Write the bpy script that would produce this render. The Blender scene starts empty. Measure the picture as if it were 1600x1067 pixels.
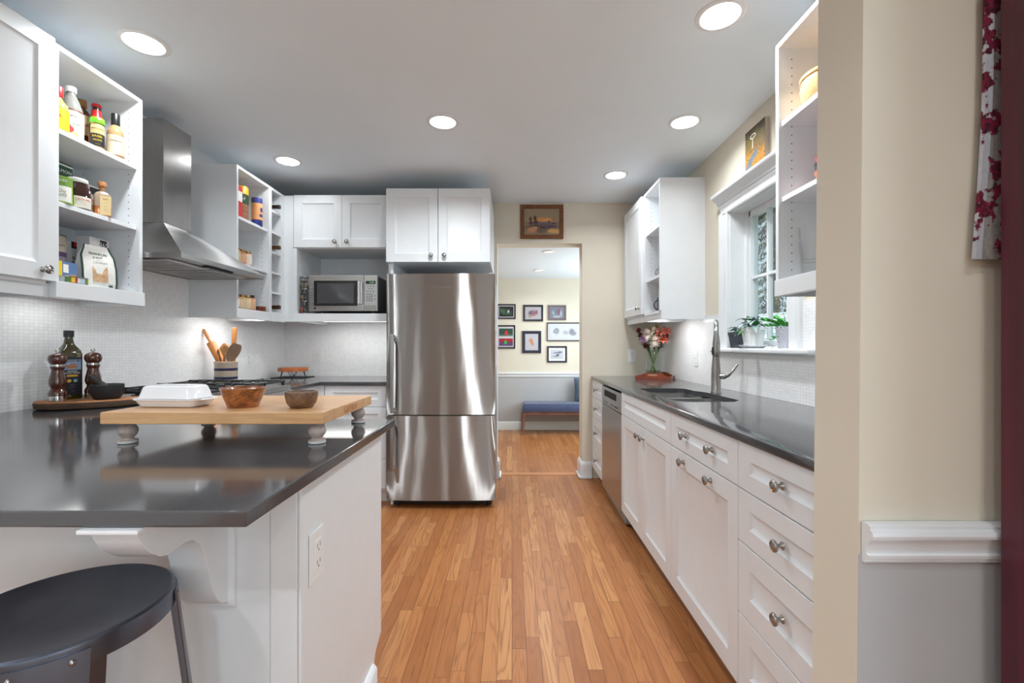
import bpy, bmesh, math, random
from mathutils import Vector, Matrix, Euler
R = math.radians
PI = math.pi
scene = bpy.context.scene
COL = scene.collection
random.seed(4)

# ------------------------------------------------------------------ camera
cam_d = bpy.data.cameras.new('camera')
cam_d.lens = 16.0
cam_d.sensor_width = 36.0
cam_d.shift_y = 0.0044
cam_d.clip_start = 0.02
cam = bpy.data.objects.new('camera', cam_d)
cam.location = (0, 0, 1.18)
cam.rotation_euler = (R(90), 0, 0)
COL.objects.link(cam)
scene.camera = cam

# ------------------------------------------------------------------ light and exposure
scene.view_settings.view_transform = 'Standard'
scene.view_settings.look = 'None'
scene.view_settings.exposure = 0.56
scene.view_settings.gamma = 1.0
scene.view_settings.use_curve_mapping = False
scene.cycles.transparent_max_bounces = 32
world = bpy.data.worlds.new('sky')
scene.world = world
world.use_nodes = True
bgn = world.node_tree.nodes['Background']
bgn.inputs[0].default_value = (0.70, 0.88, 0.95, 1)
bgn.inputs[1].default_value = 0.6

def area(name, loc, rot, sx, sy, power, col=(1, 1, 1), shape='RECTANGLE', spread=PI):
    d = bpy.data.lights.new(name, 'AREA')
    d.shape = shape
    d.size = sx
    d.size_y = sy
    d.energy = power
    d.color = col
    d.spread = spread
    o = bpy.data.objects.new(name, d)
    o.location = loc
    o.rotation_euler = rot
    COL.objects.link(o)
    return o

sun_d = bpy.data.lights.new('sun', 'SUN')
sun_d.energy = 2.6
sun_d.angle = R(3)
sun_d.color = (1.0, 0.96, 0.88)
sun = bpy.data.objects.new('sun', sun_d)
sun.rotation_euler = (R(3), R(-34), 0)
COL.objects.link(sun)
DAY = (0.80, 0.92, 1.0)
LAMP = (0.905, 0.965, 1.0)
# first two: fill added behind the camera, at made-up dining room windows
area('unseen_window_light', (.70, -3.52, 1.25), (R(90), 0, 0), 1.7, 2.0, 7, DAY)
area('unseen_window_light', (1.68, -1.75, 1.5), (0, R(90), 0), 1.5, 1.5, 28, DAY)
area('unseen_window_light', (1.64, 5.3, 1.35), (0, R(90), 0), 1.2, 1.2, 24, DAY)  # daylight from the far room's side window, out of view
CAN_POWER = 9.5
DINING_POWER = 6.0

# ------------------------------------------------------------------ materials
def lin(c):
    return tuple(((v / 255) / 12.92 if v / 255 <= .04045 else ((v / 255 + .055) / 1.055) ** 2.4) for v in c)

def new_mat(name):
    m = bpy.data.materials.new(name)
    m.use_nodes = True
    nt = m.node_tree
    b = nt.nodes['Principled BSDF']
    return m, nt, b

def coords(nt, kind='Object', scale=(1, 1, 1), loc=(0, 0, 0), rot=(0, 0, 0)):
    tc = nt.nodes.new('ShaderNodeTexCoord')
    mp = nt.nodes.new('ShaderNodeMapping')
    mp.inputs['Scale'].default_value = scale
    mp.inputs['Location'].default_value = loc
    mp.inputs['Rotation'].default_value = rot
    nt.links.new(tc.outputs[kind], mp.inputs[0])
    return mp.outputs[0]

def noise(nt, vec, scale, detail=3, rough=.5, dist=0):
    n = nt.nodes.new('ShaderNodeTexNoise')
    n.inputs['Scale'].default_value = scale
    n.inputs['Detail'].default_value = detail
    n.inputs['Roughness'].default_value = rough
    n.inputs['Distortion'].default_value = dist
    nt.links.new(vec, n.inputs['Vector'])
    return n.outputs[0]

def ramp(nt, fac, stops, interp='LINEAR'):
    r = nt.nodes.new('ShaderNodeValToRGB')
    r.color_ramp.interpolation = interp
    e = r.color_ramp.elements
    while len(e) < len(stops):
        e.new(.5)
    for i, (p, c) in enumerate(stops):
        e[i].position = p
        e[i].color = (c[0], c[1], c[2], 1)
    nt.links.new(fac, r.inputs[0])
    return r.outputs[0]

def mixc(nt, fac, a, b, mode='MIX'):
    m = nt.nodes.new('ShaderNodeMix')
    m.data_type = 'RGBA'
    m.blend_type = mode
    for sock, v in ((m.inputs[0], fac), (m.inputs[6], a), (m.inputs[7], b)):
        if isinstance(v, (int, float)):
            sock.default_value = v
        elif isinstance(v, tuple):
            sock.default_value = (v[0], v[1], v[2], 1)
        else:
            nt.links.new(v, sock)
    return m.outputs[2]

def math_n(nt, op, a, b=None, c=None):
    m = nt.nodes.new('ShaderNodeMath')
    m.operation = op
    for i, v in enumerate((a, b, c)):
        if v is None:
            continue
        if isinstance(v, (int, float)):
            m.inputs[i].default_value = v
        else:
            nt.links.new(v, m.inputs[i])
    return m.outputs[0]

def bump(nt, b, height, strength=.2, dist=.002):
    n = nt.nodes.new('ShaderNodeBump')
    n.inputs['Strength'].default_value = strength
    n.inputs['Distance'].default_value = dist
    nt.links.new(height, n.inputs['Height'])
    nt.links.new(n.outputs[0], b.inputs['Normal'])

def mat(name, rgb, rough=.5, metal=0.0, var=.06, vs=18, bmp=0.0, coat=0.0, spec=.5, ani=0.0, sheen=0.0):
    """plain procedural material: base colour with a faint noise mottling"""
    m, nt, b = new_mat(name)
    c = lin(rgb)
    v = coords(nt)
    n = noise(nt, v, vs, 3)
    col = ramp(nt, n, [(.25, tuple(x * (1 - var) for x in c)), (.75, tuple(min(1, x * (1 + var)) for x in c))])
    nt.links.new(col, b.inputs['Base Color'])
    b.inputs['Roughness'].default_value = rough
    b.inputs['Metallic'].default_value = metal
    b.inputs['Coat Weight'].default_value = coat
    b.inputs['Specular IOR Level'].default_value = spec
    b.inputs['Anisotropic'].default_value = ani
    b.inputs['Sheen Weight'].default_value = sheen
    if bmp:
        bump(nt, b, noise(nt, v, vs * 6, 4), bmp)
    return m

def wood(name, dark, light, scale=(1, 1, 1), rough=.4, ns=6.0, coat=.0, dist=1.2, contrast=(.3, .7)):
    m, nt, b = new_mat(name)
    v = coords(nt, scale=scale)
    n1 = noise(nt, v, ns, 5, .6, dist)
    v2 = coords(nt, scale=tuple(s * 6 for s in scale))
    n2 = noise(nt, v2, ns * 3, 3, .6)
    f = math_n(nt, 'ADD', math_n(nt, 'MULTIPLY', n1, .75), math_n(nt, 'MULTIPLY', n2, .25))
    col = ramp(nt, f, [(contrast[0], lin(dark)), (contrast[1], lin(light))])
    nt.links.new(col, b.inputs['Base Color'])
    b.inputs['Roughness'].default_value = rough
    b.inputs['Coat Weight'].default_value = coat
    b.inputs['Coat Roughness'].default_value = .15
    bump(nt, b, n2, .08)
    return m

def glass(name, rgb=(255, 255, 255), rough=0.02, ior=1.45):
    """thin clear glass: lets light straight through and reflects by Fresnel"""
    m, nt, b = new_mat(name)
    nt.nodes.remove(b)
    tr = nt.nodes.new('ShaderNodeBsdfTransparent')
    tr.inputs[0].default_value = (*lin(rgb), 1)
    gs = nt.nodes.new('ShaderNodeBsdfAnisotropic')
    gs.inputs['Roughness'].default_value = rough
    lw = nt.nodes.new('ShaderNodeLayerWeight')
    lw.inputs['Blend'].default_value = .5
    fr = math_n(nt, 'MULTIPLY_ADD', math_n(nt, 'POWER', lw.outputs['Facing'], 4.0), .85, .045)
    mx = nt.nodes.new('ShaderNodeMixShader')
    nt.links.new(fr, mx.inputs[0])
    nt.links.new(tr.outputs[0], mx.inputs[1])
    nt.links.new(gs.outputs[0], mx.inputs[2])
    nt.links.new(mx.outputs[0], nt.nodes['Material Output'].inputs['Surface'])
    return m

def emit(name, rgb, strength):
    m, nt, b = new_mat(name)
    b.inputs['Base Color'].default_value = (*lin(rgb), 1)
    b.inputs['Emission Color'].default_value = (*lin(rgb), 1)
    b.inputs['Emission Strength'].default_value = strength
    return m

def steel(name, rgb=(190, 188, 186), rough=.28, along='Z', wav=0.0, ani=.6):
    m, nt, b = new_mat(name)
    sc = {'Z': (700, 700, 4), 'X': (4, 700, 700), 'Y': (700, 4, 700)}[along]
    v = coords(nt, scale=sc)
    n = noise(nt, v, 1.0, 3, .6)
    c = lin(rgb)
    col = ramp(nt, n, [(.2, tuple(x * .97 for x in c)), (.8, tuple(min(1, x * 1.03) for x in c))])
    nt.links.new(col, b.inputs['Base Color'])
    b.inputs['Metallic'].default_value = 1
    rr = math_n(nt, 'MULTIPLY_ADD', n, .10, rough - .05)
    nt.links.new(rr, b.inputs['Roughness'])
    b.inputs['Anisotropic'].default_value = ani
    if wav:
        w = noise(nt, coords(nt, scale=(7.0, 7.0, 1.6)), 1.0, 2, .45)
        bump(nt, b, w, wav, .02)
    return m

def fridge_steel():
    # steel brushed across: reflections smear up and down, and the sheet waves a little
    m, nt, b = new_mat('brushed_steel_fridge')
    gl_ = nt.nodes.new('ShaderNodeBsdfAnisotropic')
    gl_.inputs['Color'].default_value = (*lin((176, 174, 172)), 1)
    gl_.inputs['Roughness'].default_value = .27
    gl_.inputs['Anisotropy'].default_value = -.86
    tg = nt.nodes.new('ShaderNodeTangent')
    tg.direction_type = 'RADIAL'
    tg.axis = 'X'
    nt.links.new(tg.outputs[0], gl_.inputs['Tangent'])
    bp = nt.nodes.new('ShaderNodeBump')
    bp.inputs['Strength'].default_value = .13
    bp.inputs['Distance'].default_value = .02
    nt.links.new(noise(nt, coords(nt, scale=(6, 6, 1.6)), 1.0, 2, .45), bp.inputs['Height'])
    nt.links.new(bp.outputs[0], gl_.inputs['Normal'])
    nt.links.new(gl_.outputs[0], nt.nodes['Material Output'].inputs['Surface'])
    nt.nodes.remove(b)
    return m

def blobs(name, base, spots, rough=.6, soft=True, coat=.0):
    """flat picture: soft coloured patches at (x, z, rx, rz, rgb) in the object's own x-z plane"""
    m, nt, b = new_mat(name)
    tc = nt.nodes.new('ShaderNodeTexCoord')
    cur = None
    wob = noise(nt, coords(nt, scale=(30, 30, 30)), 1.0, 3)
    for (x, z, rx, rz, rgb) in spots:
        mp = nt.nodes.new('ShaderNodeMapping')
        mp.vector_type = 'POINT'
        mp.inputs['Location'].default_value = (-x / rx, 0, -z / rz)
        mp.inputs['Scale'].default_value = (1 / rx, 0, 1 / rz)
        nt.links.new(tc.outputs['Object'], mp.inputs[0])
        ln = nt.nodes.new('ShaderNodeVectorMath')
        ln.operation = 'LENGTH'
        nt.links.new(mp.outputs[0], ln.inputs[0])
        d = math_n(nt, 'ADD', ln.outputs['Value'], math_n(nt, 'MULTIPLY_ADD', wob, .8, -.4))
        mr = nt.nodes.new('ShaderNodeMapRange')
        mr.interpolation_type = 'SMOOTHSTEP'
        mr.inputs['From Min'].default_value = .35 if soft else .85
        mr.inputs['From Max'].default_value = 1.15 if soft else 1.0
        mr.inputs['To Min'].default_value = 1
        mr.inputs['To Max'].default_value = 0
        nt.links.new(d, mr.inputs[0])
        cur = mixc(nt, mr.outputs[0], cur if cur is not None else lin(base), lin(rgb))
    nt.links.new(cur, b.inputs['Base Color'])
    b.inputs['Roughness'].default_value = rough
    b.inputs['Coat Weight'].default_value = coat
    b.inputs['Coat Roughness'].default_value = .05
    return m

def tile_mat(name, axis):
    """white mosaic tiles; axis = world axis that runs along the wall"""
    m, nt, b = new_mat(name)
    g = nt.nodes.new('ShaderNodeNewGeometry')
    sp = nt.nodes.new('ShaderNodeSeparateXYZ')
    nt.links.new(g.outputs['Position'], sp.inputs[0])
    cb = nt.nodes.new('ShaderNodeCombineXYZ')
    nt.links.new(sp.outputs[axis], cb.inputs[0])
    nt.links.new(sp.outputs[2], cb.inputs[1])
    br = nt.nodes.new('ShaderNodeTexBrick')
    br.offset = 0.0
    br.inputs['Scale'].default_value = 1
    br.inputs['Brick Width'].default_value = .0200
    br.inputs['Row Height'].default_value = .0145
    br.inputs['Mortar Size'].default_value = .0009
    br.inputs['Mortar Smooth'].default_value = .3
    br.inputs['Color1'].default_value = (*lin((250, 250, 250)), 1)
    br.inputs['Color2'].default_value = (*lin((242, 242, 243)), 1)
    br.inputs['Mortar'].default_value = (*lin((226, 226, 227)), 1)
    nt.links.new(cb.outputs[0], br.inputs['Vector'])
    nt.links.new(br.outputs['Color'], b.inputs['Base Color'])
    b.inputs['Roughness'].default_value = .16
    bump(nt, b, math_n(nt, 'SUBTRACT', 1.0, br.outputs['Fac']), .12, .001)
    return m

def floor_mat():
    m, nt, b = new_mat('oak_floor')
    g = nt.nodes.new('ShaderNodeNewGeometry')
    sp = nt.nodes.new('ShaderNodeSeparateXYZ')
    nt.links.new(g.outputs['Position'], sp.inputs[0])
    X, Y = sp.outputs[0], sp.outputs[1]
    W = .0555
    rx = math_n(nt, 'DIVIDE', X, W)
    row = math_n(nt, 'FLOOR', rx)
    fx = math_n(nt, 'FRACT', rx)
    wn = nt.nodes.new('ShaderNodeTexWhiteNoise')
    wn.noise_dimensions = '1D'
    nt.links.new(row, wn.inputs['W'])
    ln = math_n(nt, 'MULTIPLY_ADD', wn.outputs['Value'], .45, .38)
    off = math_n(nt, 'MULTIPLY', wn.outputs['Value'], 37.7)
    ry = math_n(nt, 'ADD', math_n(nt, 'DIVIDE', Y, ln), off)
    # uneven board lengths along a row
    ry = math_n(nt, 'ADD', ry, math_n(nt, 'MULTIPLY', math_n(nt, 'SINE', math_n(nt, 'MULTIPLY', ry, 2.1)), .28))
    cell = math_n(nt, 'FLOOR', ry)
    fy = math_n(nt, 'FRACT', ry)
    cv = nt.nodes.new('ShaderNodeCombineXYZ')
    nt.links.new(row, cv.inputs[0])
    nt.links.new(cell, cv.inputs[1])
    w2 = nt.nodes.new('ShaderNodeTexWhiteNoise')
    w2.noise_dimensions = '2D'
    nt.links.new(cv.outputs[0], w2.inputs['Vector'])
    # grain coordinates, shifted per board
    gv = nt.nodes.new('ShaderNodeCombineXYZ')
    nt.links.new(math_n(nt, 'MULTIPLY', X, 1.0), gv.inputs[0])
    nt.links.new(math_n(nt, 'MULTIPLY', Y, .085), gv.inputs[1])
    nt.links.new(math_n(nt, 'MULTIPLY', w2.outputs['Value'], 9.0), gv.inputs[2])
    n1 = noise(nt, gv.outputs[0], 22, 1, .45, .6)
    rings = math_n(nt, 'SINE', math_n(nt, 'MULTIPLY', n1, 38.0))
    rings = math_n(nt, 'MULTIPLY_ADD', rings, .5, .5)
    fv = nt.nodes.new('ShaderNodeCombineXYZ')
    nt.links.new(X, fv.inputs[0])
    nt.links.new(math_n(nt, 'MULTIPLY', Y, .03), fv.inputs[1])
    nt.links.new(math_n(nt, 'MULTIPLY', w2.outputs['Value'], 5.0), fv.inputs[2])
    fine = noise(nt, fv.outputs[0], 420, 3, .6)
    tone = ramp(nt, w2.outputs['Value'], [(0, lin((152, 92, 50))), (.2, lin((170, 110, 63))), (.75, lin((184, 123, 73))),
                                          (1, lin((206, 150, 97)))])
    dark = mixc(nt, math_n(nt, 'MULTIPLY', math_n(nt, 'POWER', rings, 2.6), .58), tone, lin((142, 84, 44)))
    dark = mixc(nt, math_n(nt, 'MULTIPLY', fine, .5), dark, lin((150, 92, 50)))
    knot = noise(nt, gv.outputs[0], 60, 2, .5)
    mr0 = nt.nodes.new('ShaderNodeMapRange')
    mr0.inputs['From Min'].default_value = .68
    mr0.inputs['From Max'].default_value = .78
    mr0.inputs['To Max'].default_value = .55
    nt.links.new(knot, mr0.inputs[0])
    dark = mixc(nt, mr0.outputs[0], dark, lin((96, 54, 26)))
    # seams
    ex = math_n(nt, 'MULTIPLY', math_n(nt, 'MINIMUM', fx, math_n(nt, 'SUBTRACT', 1.0, fx)), W)
    ey = math_n(nt, 'MULTIPLY', math_n(nt, 'MINIMUM', fy, math_n(nt, 'SUBTRACT', 1.0, fy)), ln)
    e = math_n(nt, 'MINIMUM', ex, ey)
    mr = nt.nodes.new('ShaderNodeMapRange')
    mr.inputs['From Min'].default_value = .0002
    mr.inputs['From Max'].default_value = .0019
    mr.inputs['To Min'].default_value = .85
    mr.inputs['To Max'].default_value = 0
    nt.links.new(e, mr.inputs[0])
    col = mixc(nt, mr.outputs[0], dark, lin((86, 48, 24)))
    nt.links.new(col, b.inputs['Base Color'])
    b.inputs['Roughness'].default_value = .34
    b.inputs['Specular IOR Level'].default_value = .4
    bump(nt, b, math_n(nt, 'SUBTRACT', 1.0, mr.outputs[0]), .12, .001)
    return m

def floral_mat(name, c1, c2):
    m, nt, b = new_mat(name)
    v = coords(nt, scale=(1, 1, 1))
    vo = nt.nodes.new('ShaderNodeTexVoronoi')
    vo.inputs['Scale'].default_value = 15
    nt.links.new(v, vo.inputs['Vector'])
    w = noise(nt, v, 70, 2)
    d = math_n(nt, 'ADD', vo.outputs['Distance'], math_n(nt, 'MULTIPLY_ADD', w, .9, -.45))
    quilt = noise(nt, coords(nt, scale=(1, 1, .55)), 160, 3)
    base = mixc(nt, quilt, lin(c1), lin(c2))
    fl = ramp(nt, noise(nt, v, 130, 2), [(.35, lin((46, 10, 24))), (.6, lin((128, 24, 58)))])
    col = mixc(nt, ramp(nt, d, [(.34, (1, 1, 1)), (.40, (0, 0, 0))]), base, fl)
    nt.links.new(col, b.inputs['Base Color'])
    b.inputs['Roughness'].default_value = .9
    bump(nt, b, quilt, .5, .003)
    return m

def speckle(name, base, fleck, rough=.13, coat=0):
    m, nt, b = new_mat(name)
    v = coords(nt)
    n = noise(nt, v, 600, 2)
    n2 = noise(nt, v, 3.5, 4)
    c = ramp(nt, n, [(.55, lin(base)), (.78, lin(fleck))])
    c = mixc(nt, math_n(nt, 'MULTIPLY', n2, .30), c, lin(fleck))
    nt.links.new(c, b.inputs['Base Color'])
    r = math_n(nt, 'MULTIPLY_ADD', n2, .10, rough - .05)
    nt.links.new(r, b.inputs['Roughness'])
    b.inputs['Coat Weight'].default_value = coat
    b.inputs['Specular IOR Level'].default_value = 1.0
    return m

M = {}
M['white'] = mat('white_cabinet_paint', (229, 232, 235), .34, var=.015)
M['trim'] = mat('white_trim_paint', (231, 233, 235), .38, var=.015)
M['ceiling'] = mat('ceiling_paint', (238, 247, 254), .9, var=.012, vs=3)
M['cream'] = mat('cream_wall_paint', (225, 217, 200), .75, var=.02, vs=4, bmp=.03)
M['wallwhite'] = mat('white_wall_paint', (228, 228, 228), .7, var=.02, vs=4)
M['grey'] = mat('grey_wainscot_paint', (186, 186, 188), .6, var=.02, vs=4)
M['tileY'] = tile_mat('white_mosaic_tile_side', 1)
M['tileX'] = tile_mat('white_mosaic_tile_back', 0)
M['floor'] = floor_mat()
M['strip'] = wood('oak_threshold', (170, 108, 64), (206, 146, 96), (.12, 1, 1), .35, 30)
M['quartz'] = speckle('grey_quartz', (64, 64, 67), (84, 83, 85), .10)
M['steelZ'] = fridge_steel()
M['steelX'] = steel('brushed_steel_across', (196, 194, 192), .28, 'X')
M['steelY'] = steel('brushed_steel_along', (188, 187, 186), .30, 'Y')
M['steelP'] = steel('brushed_steel_plain', (176, 175, 174), .30, 'Z')
M['chrome'] = mat('polished_nickel', (196, 194, 192), .14, 1, .02)
M['nickel'] = mat('satin_nickel', (168, 166, 164), .24, 1, .03)
M['sink'] = steel('sink_steel', (190, 190, 190), .3, 'X', 0, .2)
M['black'] = mat('black_plastic', (24, 24, 25), .35, 0, .1)
M['iron'] = mat('cast_iron', (26, 26, 28), .55, 0, .15, 40, .1)
M['void'] = mat('dark_gap', (14, 14, 14), .8)
M['fridgeside'] = mat('grey_fridge_side', (150, 152, 158), .4, .2)
M['darkglass'] = mat('dark_door_glass', (38, 38, 40), .06, 0, .05)
M['bulb'] = emit('lit_bulb', (255, 253, 250), 9)
M['bulboff'] = emit('dim_bulb', (240, 240, 238), .35)
M['strip_light'] = emit('under_cabinet_lens', (255, 252, 246), 5)
M['plate'] = mat('white_plastic_plate', (236, 236, 235), .35, var=.01)
M['slot'] = mat('dark_slot', (60, 58, 56), .6)
M['pin'] = mat('shelf_pin_hole', (70, 70, 72), .6)

# ------------------------------------------------------------------ mesh builder
def face(d, o=(0, 0, 0)):
    """u, v, w frame of an upright face looking towards d"""
    t = {'-Y': ((1, 0, 0), (0, 0, 1), (0, -1, 0)), '+Y': ((1, 0, 0), (0, 0, 1), (0, 1, 0)),
         '-X': ((0, 1, 0), (0, 0, 1), (-1, 0, 0)), '+X': ((0, 1, 0), (0, 0, 1), (1, 0, 0))}[d]
    m = Matrix.Identity(4)
    for i, c in enumerate(t):
        for k in range(3):
            m[k][i] = c[k]
    for k in range(3):
        m[k][3] = o[k]
    return m

class B:
    def __init__(s, mtx=None):
        s.bm = bmesh.new()
        s.m = mtx
        s.bevelled = False

    def geo(s, verts, faces, mi=0, bev=0, seg=2):
        t = s.bm
        if bev:
            t = bmesh.new()
            s.bevelled = True
        vs = [t.verts.new((s.m @ Vector(v)) if s.m is not None else v) for v in verts]
        fs = []
        for f in faces:
            try:
                q = t.faces.new([vs[i] for i in f])
                q.material_index = mi
                fs.append(q)
            except ValueError:
                pass
        if bev:
            bmesh.ops.recalc_face_normals(t, faces=t.faces[:])
            ed = [e for e in t.edges if e.is_manifold and e.calc_face_angle(0) > .5]
            bmesh.ops.bevel(t, geom=ed, offset=bev, segments=seg, affect='EDGES', profile=.5, clamp_overlap=True)
            mp = {}
            for v in t.verts:
                mp[v] = s.bm.verts.new(v.co)
            for f in t.faces:
                q = s.bm.faces.new([mp[v] for v in f.verts])
                q.material_index = mi
            t.free()
        return s

    def box(s, x0, x1, y0, y1, z0, z1, bev=0, mi=0, seg=2):
        v = [(x, y, z) for x in (x0, x1) for y in (y0, y1) for z in (z0, z1)]
        f = [(0, 1, 3, 2), (4, 6, 7, 5), (0, 4, 5, 1), (2, 3, 7, 6), (0, 2, 6, 4), (1, 5, 7, 3)]
        return s.geo(v, f, mi, bev, seg)

    def prism(s, poly, axis, a0, a1, bev=0, mi=0, seg=2):
        n = len(poly)
        def p(q, a):
            return {'X': (a, q[0], q[1]), 'Y': (q[0], a, q[1]), 'Z': (q[0], q[1], a)}[axis]
        v = [p(q, a0) for q in poly] + [p(q, a1) for q in poly]
        f = [tuple(range(n - 1, -1, -1)), tuple(range(n, 2 * n))] + [(i, (i + 1) % n, n + (i + 1) % n, n + i) for i in range(n)]
        return s.geo(v, f, mi, bev, seg)

    def rings(s, rs, closed=True, cap=(True, True), mi=0):
        n = len(rs[0])
        v = [p for r in rs for p in r]
        f = []
        for k in range(len(rs) - 1):
            for i in range(n if closed else n - 1):
                j = (i + 1) % n
                f.append((k * n + i, k * n + j, (k + 1) * n + j, (k + 1) * n + i))
        if cap[0]:
            f.append(tuple(range(n - 1, -1, -1)))
        if cap[1]:
            f.append(tuple((len(rs) - 1) * n + i for i in range(n)))
        return s.geo(v, f, mi)

    def lathe(s, prof, c=(0, 0, 0), axis='Z', n=28, mi=0, cap=(True, True), sx=1, sy=1):
        rs = []
        for r, h in prof:
            r = max(r, .0002)
            ring = []
            for i in range(n):
                a = 2 * PI * i / n
                p, q = r * math.cos(a) * sx, r * math.sin(a) * sy
                ring.append({'Z': (c[0] + p, c[1] + q, c[2] + h), 'X': (c[0] + h, c[1] + p, c[2] + q),
                             'Y': (c[0] + p, c[1] + h, c[2] + q)}[axis])
            rs.append(ring)
        return s.rings(rs, True, cap, mi)

    def cyl(s, c, r, h, axis='Z', n=24, mi=0, bev=0):
        if bev:
            return s.lathe([(r - bev, 0), (r, bev), (r, h - bev), (r - bev, h)], c, axis, n, mi)
        return s.lathe([(r, 0), (r, h)], c, axis, n, mi)

    def tube(s, pts, r, n=10, mi=0, closed=False, flat=1.0, up=None):
        P = [Vector(p) for p in pts]
        N = len(P)
        rs = []
        prev = None
        for i in range(N):
            if closed:
                t = (P[(i + 1) % N] - P[i - 1]).normalized()
            else:
                t = (P[min(i + 1, N - 1)] - P[max(i - 1, 0)]).normalized()
            if prev is None:
                a = Vector(up) if up else (Vector((0, 0, 1)) if abs(t.z) < .9 else Vector((1, 0, 0)))
                nrm = (a - t * a.dot(t)).normalized()
            else:
                nrm = (prev - t * prev.dot(t)).normalized()
            prev = nrm
            bn = t.cross(nrm)
            rr = r[i] if isinstance(r, (list, tuple)) else r
            rs.append([tuple(P[i] + nrm * rr * flat * math.cos(2 * PI * k / n) + bn * rr * math.sin(2 * PI * k / n)) for k in range(n)])
        if closed:
            rs.append(rs[0])
            return s.rings(rs, True, (False, False), mi)
        return s.rings(rs, True, (True, True), mi)

    def ball(s, c, r, sc=(1, 1, 1), n=16, mi=0):
        k = n // 2
        prof = [(r * math.sin(PI * i / k), -r * math.cos(PI * i / k)) for i in range(k + 1)]
        rs = []
        for pr, h in prof:
            pr = max(pr, r * .004)
            rs.append([(c[0] + pr * math.cos(2 * PI * i / n) * sc[0], c[1] + pr * math.sin(2 * PI * i / n) * sc[1], c[2] + h * sc[2]) for i in range(n)])
        return s.rings(rs, True, (True, True), mi)

    def grid(s, fn, nu, nv, mi=0):
        v = [fn(i / nu, j / nv) for j in range(nv + 1) for i in range(nu + 1)]
        f = [(j * (nu + 1) + i, j * (nu + 1) + i + 1, (j + 1) * (nu + 1) + i + 1, (j + 1) * (nu + 1) + i) for j in range(nv) for i in range(nu)]
        return s.geo(v, f, mi)

    def shaker(s, u0, u1, v0, v1, w0=0, w1=.02, st=.058, rec=.009, bw=.014, mi=0, stv=None):
        """framed front with a recessed panel, in the builder's u, v, w frame"""
        sv = stv or st
        def rect(a, b, w):
            return [(u0 + a, v0 + b, w), (u1 - a, v0 + b, w), (u1 - a, v1 - b, w), (u0 + a, v1 - b, w)]
        e = .0015
        rs = [rect(0, 0, w0), rect(0, 0, w1 - e), rect(e, e, w1), rect(st, sv, w1), rect(st + .003, sv + .003, w1 - rec * .45),
              rect(st + bw, sv + bw, w1 - rec)]
        return s.rings(rs, True, (True, True), mi)

    def band(s, rfun, z0, z1, a0, a1, c=(0, 0, 0), n=20, off=.0006, mi=0):
        """paper label lying round a turned body"""
        def fn(u, v):
            z = z0 + (z1 - z0) * v
            a = a0 + (a1 - a0) * u
            r = rfun(z) + off
            return (c[0] + r * math.cos(a), c[1] + r * math.sin(a), c[2] + z)
        return s.grid(fn, n, 4, mi)

    def leaf(s, base, d, L, W, droop=.3, mi=0, fold=.25, n=6, tipw=1.0, twist=0.0):
        d = Vector(d).normalized()
        side = d.cross(Vector((0, 0, 1)))
        side = side.normalized() if side.length > .05 else Vector((1, 0, 0))
        if twist:
            side = Matrix.Rotation(twist, 3, d) @ side
        up = side.cross(d).normalized()
        base = Vector(base)
        v, f = [], []
        for i in range(n + 1):
            t = i / n
            w = W * math.sin(PI * min(1, (t * .93 + .05)) ** (.75 * tipw))
            p = base + d * (L * t) + Vector((0, 0, -1)) * (droop * L * t * t)
            v += [tuple(p - side * w * .5 + up * fold * w), tuple(p), tuple(p + side * w * .5 + up * fold * w)]
        for i in range(n):
            k = i * 3
            f += [(k, k + 1, k + 4, k + 3), (k + 1, k + 2, k + 5, k + 4)]
        return s.geo(v, f, mi)

    def text(s, txt, size, mtx=None, bend=None, mi=0, align='CENTER', thick=.0003):
        """lettering; mtx places the text plane, bend=(cx, cy, r, angle, z) wraps it round an upright cylinder"""
        cu = bpy.data.curves.new('t', 'FONT')
        cu.body = txt
        cu.size = size
        cu.align_x = align
        cu.align_y = 'CENTER'
        cu.extrude = thick
        cu.resolution_u = 2
        o = bpy.data.objects.new('t', cu)
        me = bpy.data.meshes.new_from_object(o)
        vs = []
        for v in me.vertices:
            x, y, z = v.co
            if bend:
                cx, cy, r, a, zz = bend
                r2 = r(zz + y) if callable(r) else r
                q = a + x / r2
                rr = r2 + .0009 + z
                vs.append((cx + rr * math.cos(q), cy + rr * math.sin(q), zz + y))
            else:
                vs.append(tuple(mtx @ Vector((x, y, z))))
        fs = [tuple(p.vertices) for p in me.polygons]
        bpy.data.objects.remove(o)
        bpy.data.meshes.remove(me)
        bpy.data.curves.remove(cu)
        m, s.m = s.m, None
        s.geo(vs, fs, mi)
        s.m = m
        return s

def plane_at(d, o, rot=0):
    """matrix putting text on a face looking towards d with its origin at o (readable from outside)"""
    e = {'-Y': (R(90), 0, 0), '+X': (R(90), 0, R(90)), '-X': (R(90), 0, R(-90)), '+Z': (0, 0, 0)}[d]
    return Matrix.Translation(o) @ Euler(e).to_matrix().to_4x4() @ Matrix.Rotation(rot, 4, 'Z')

ORG = {}

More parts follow.
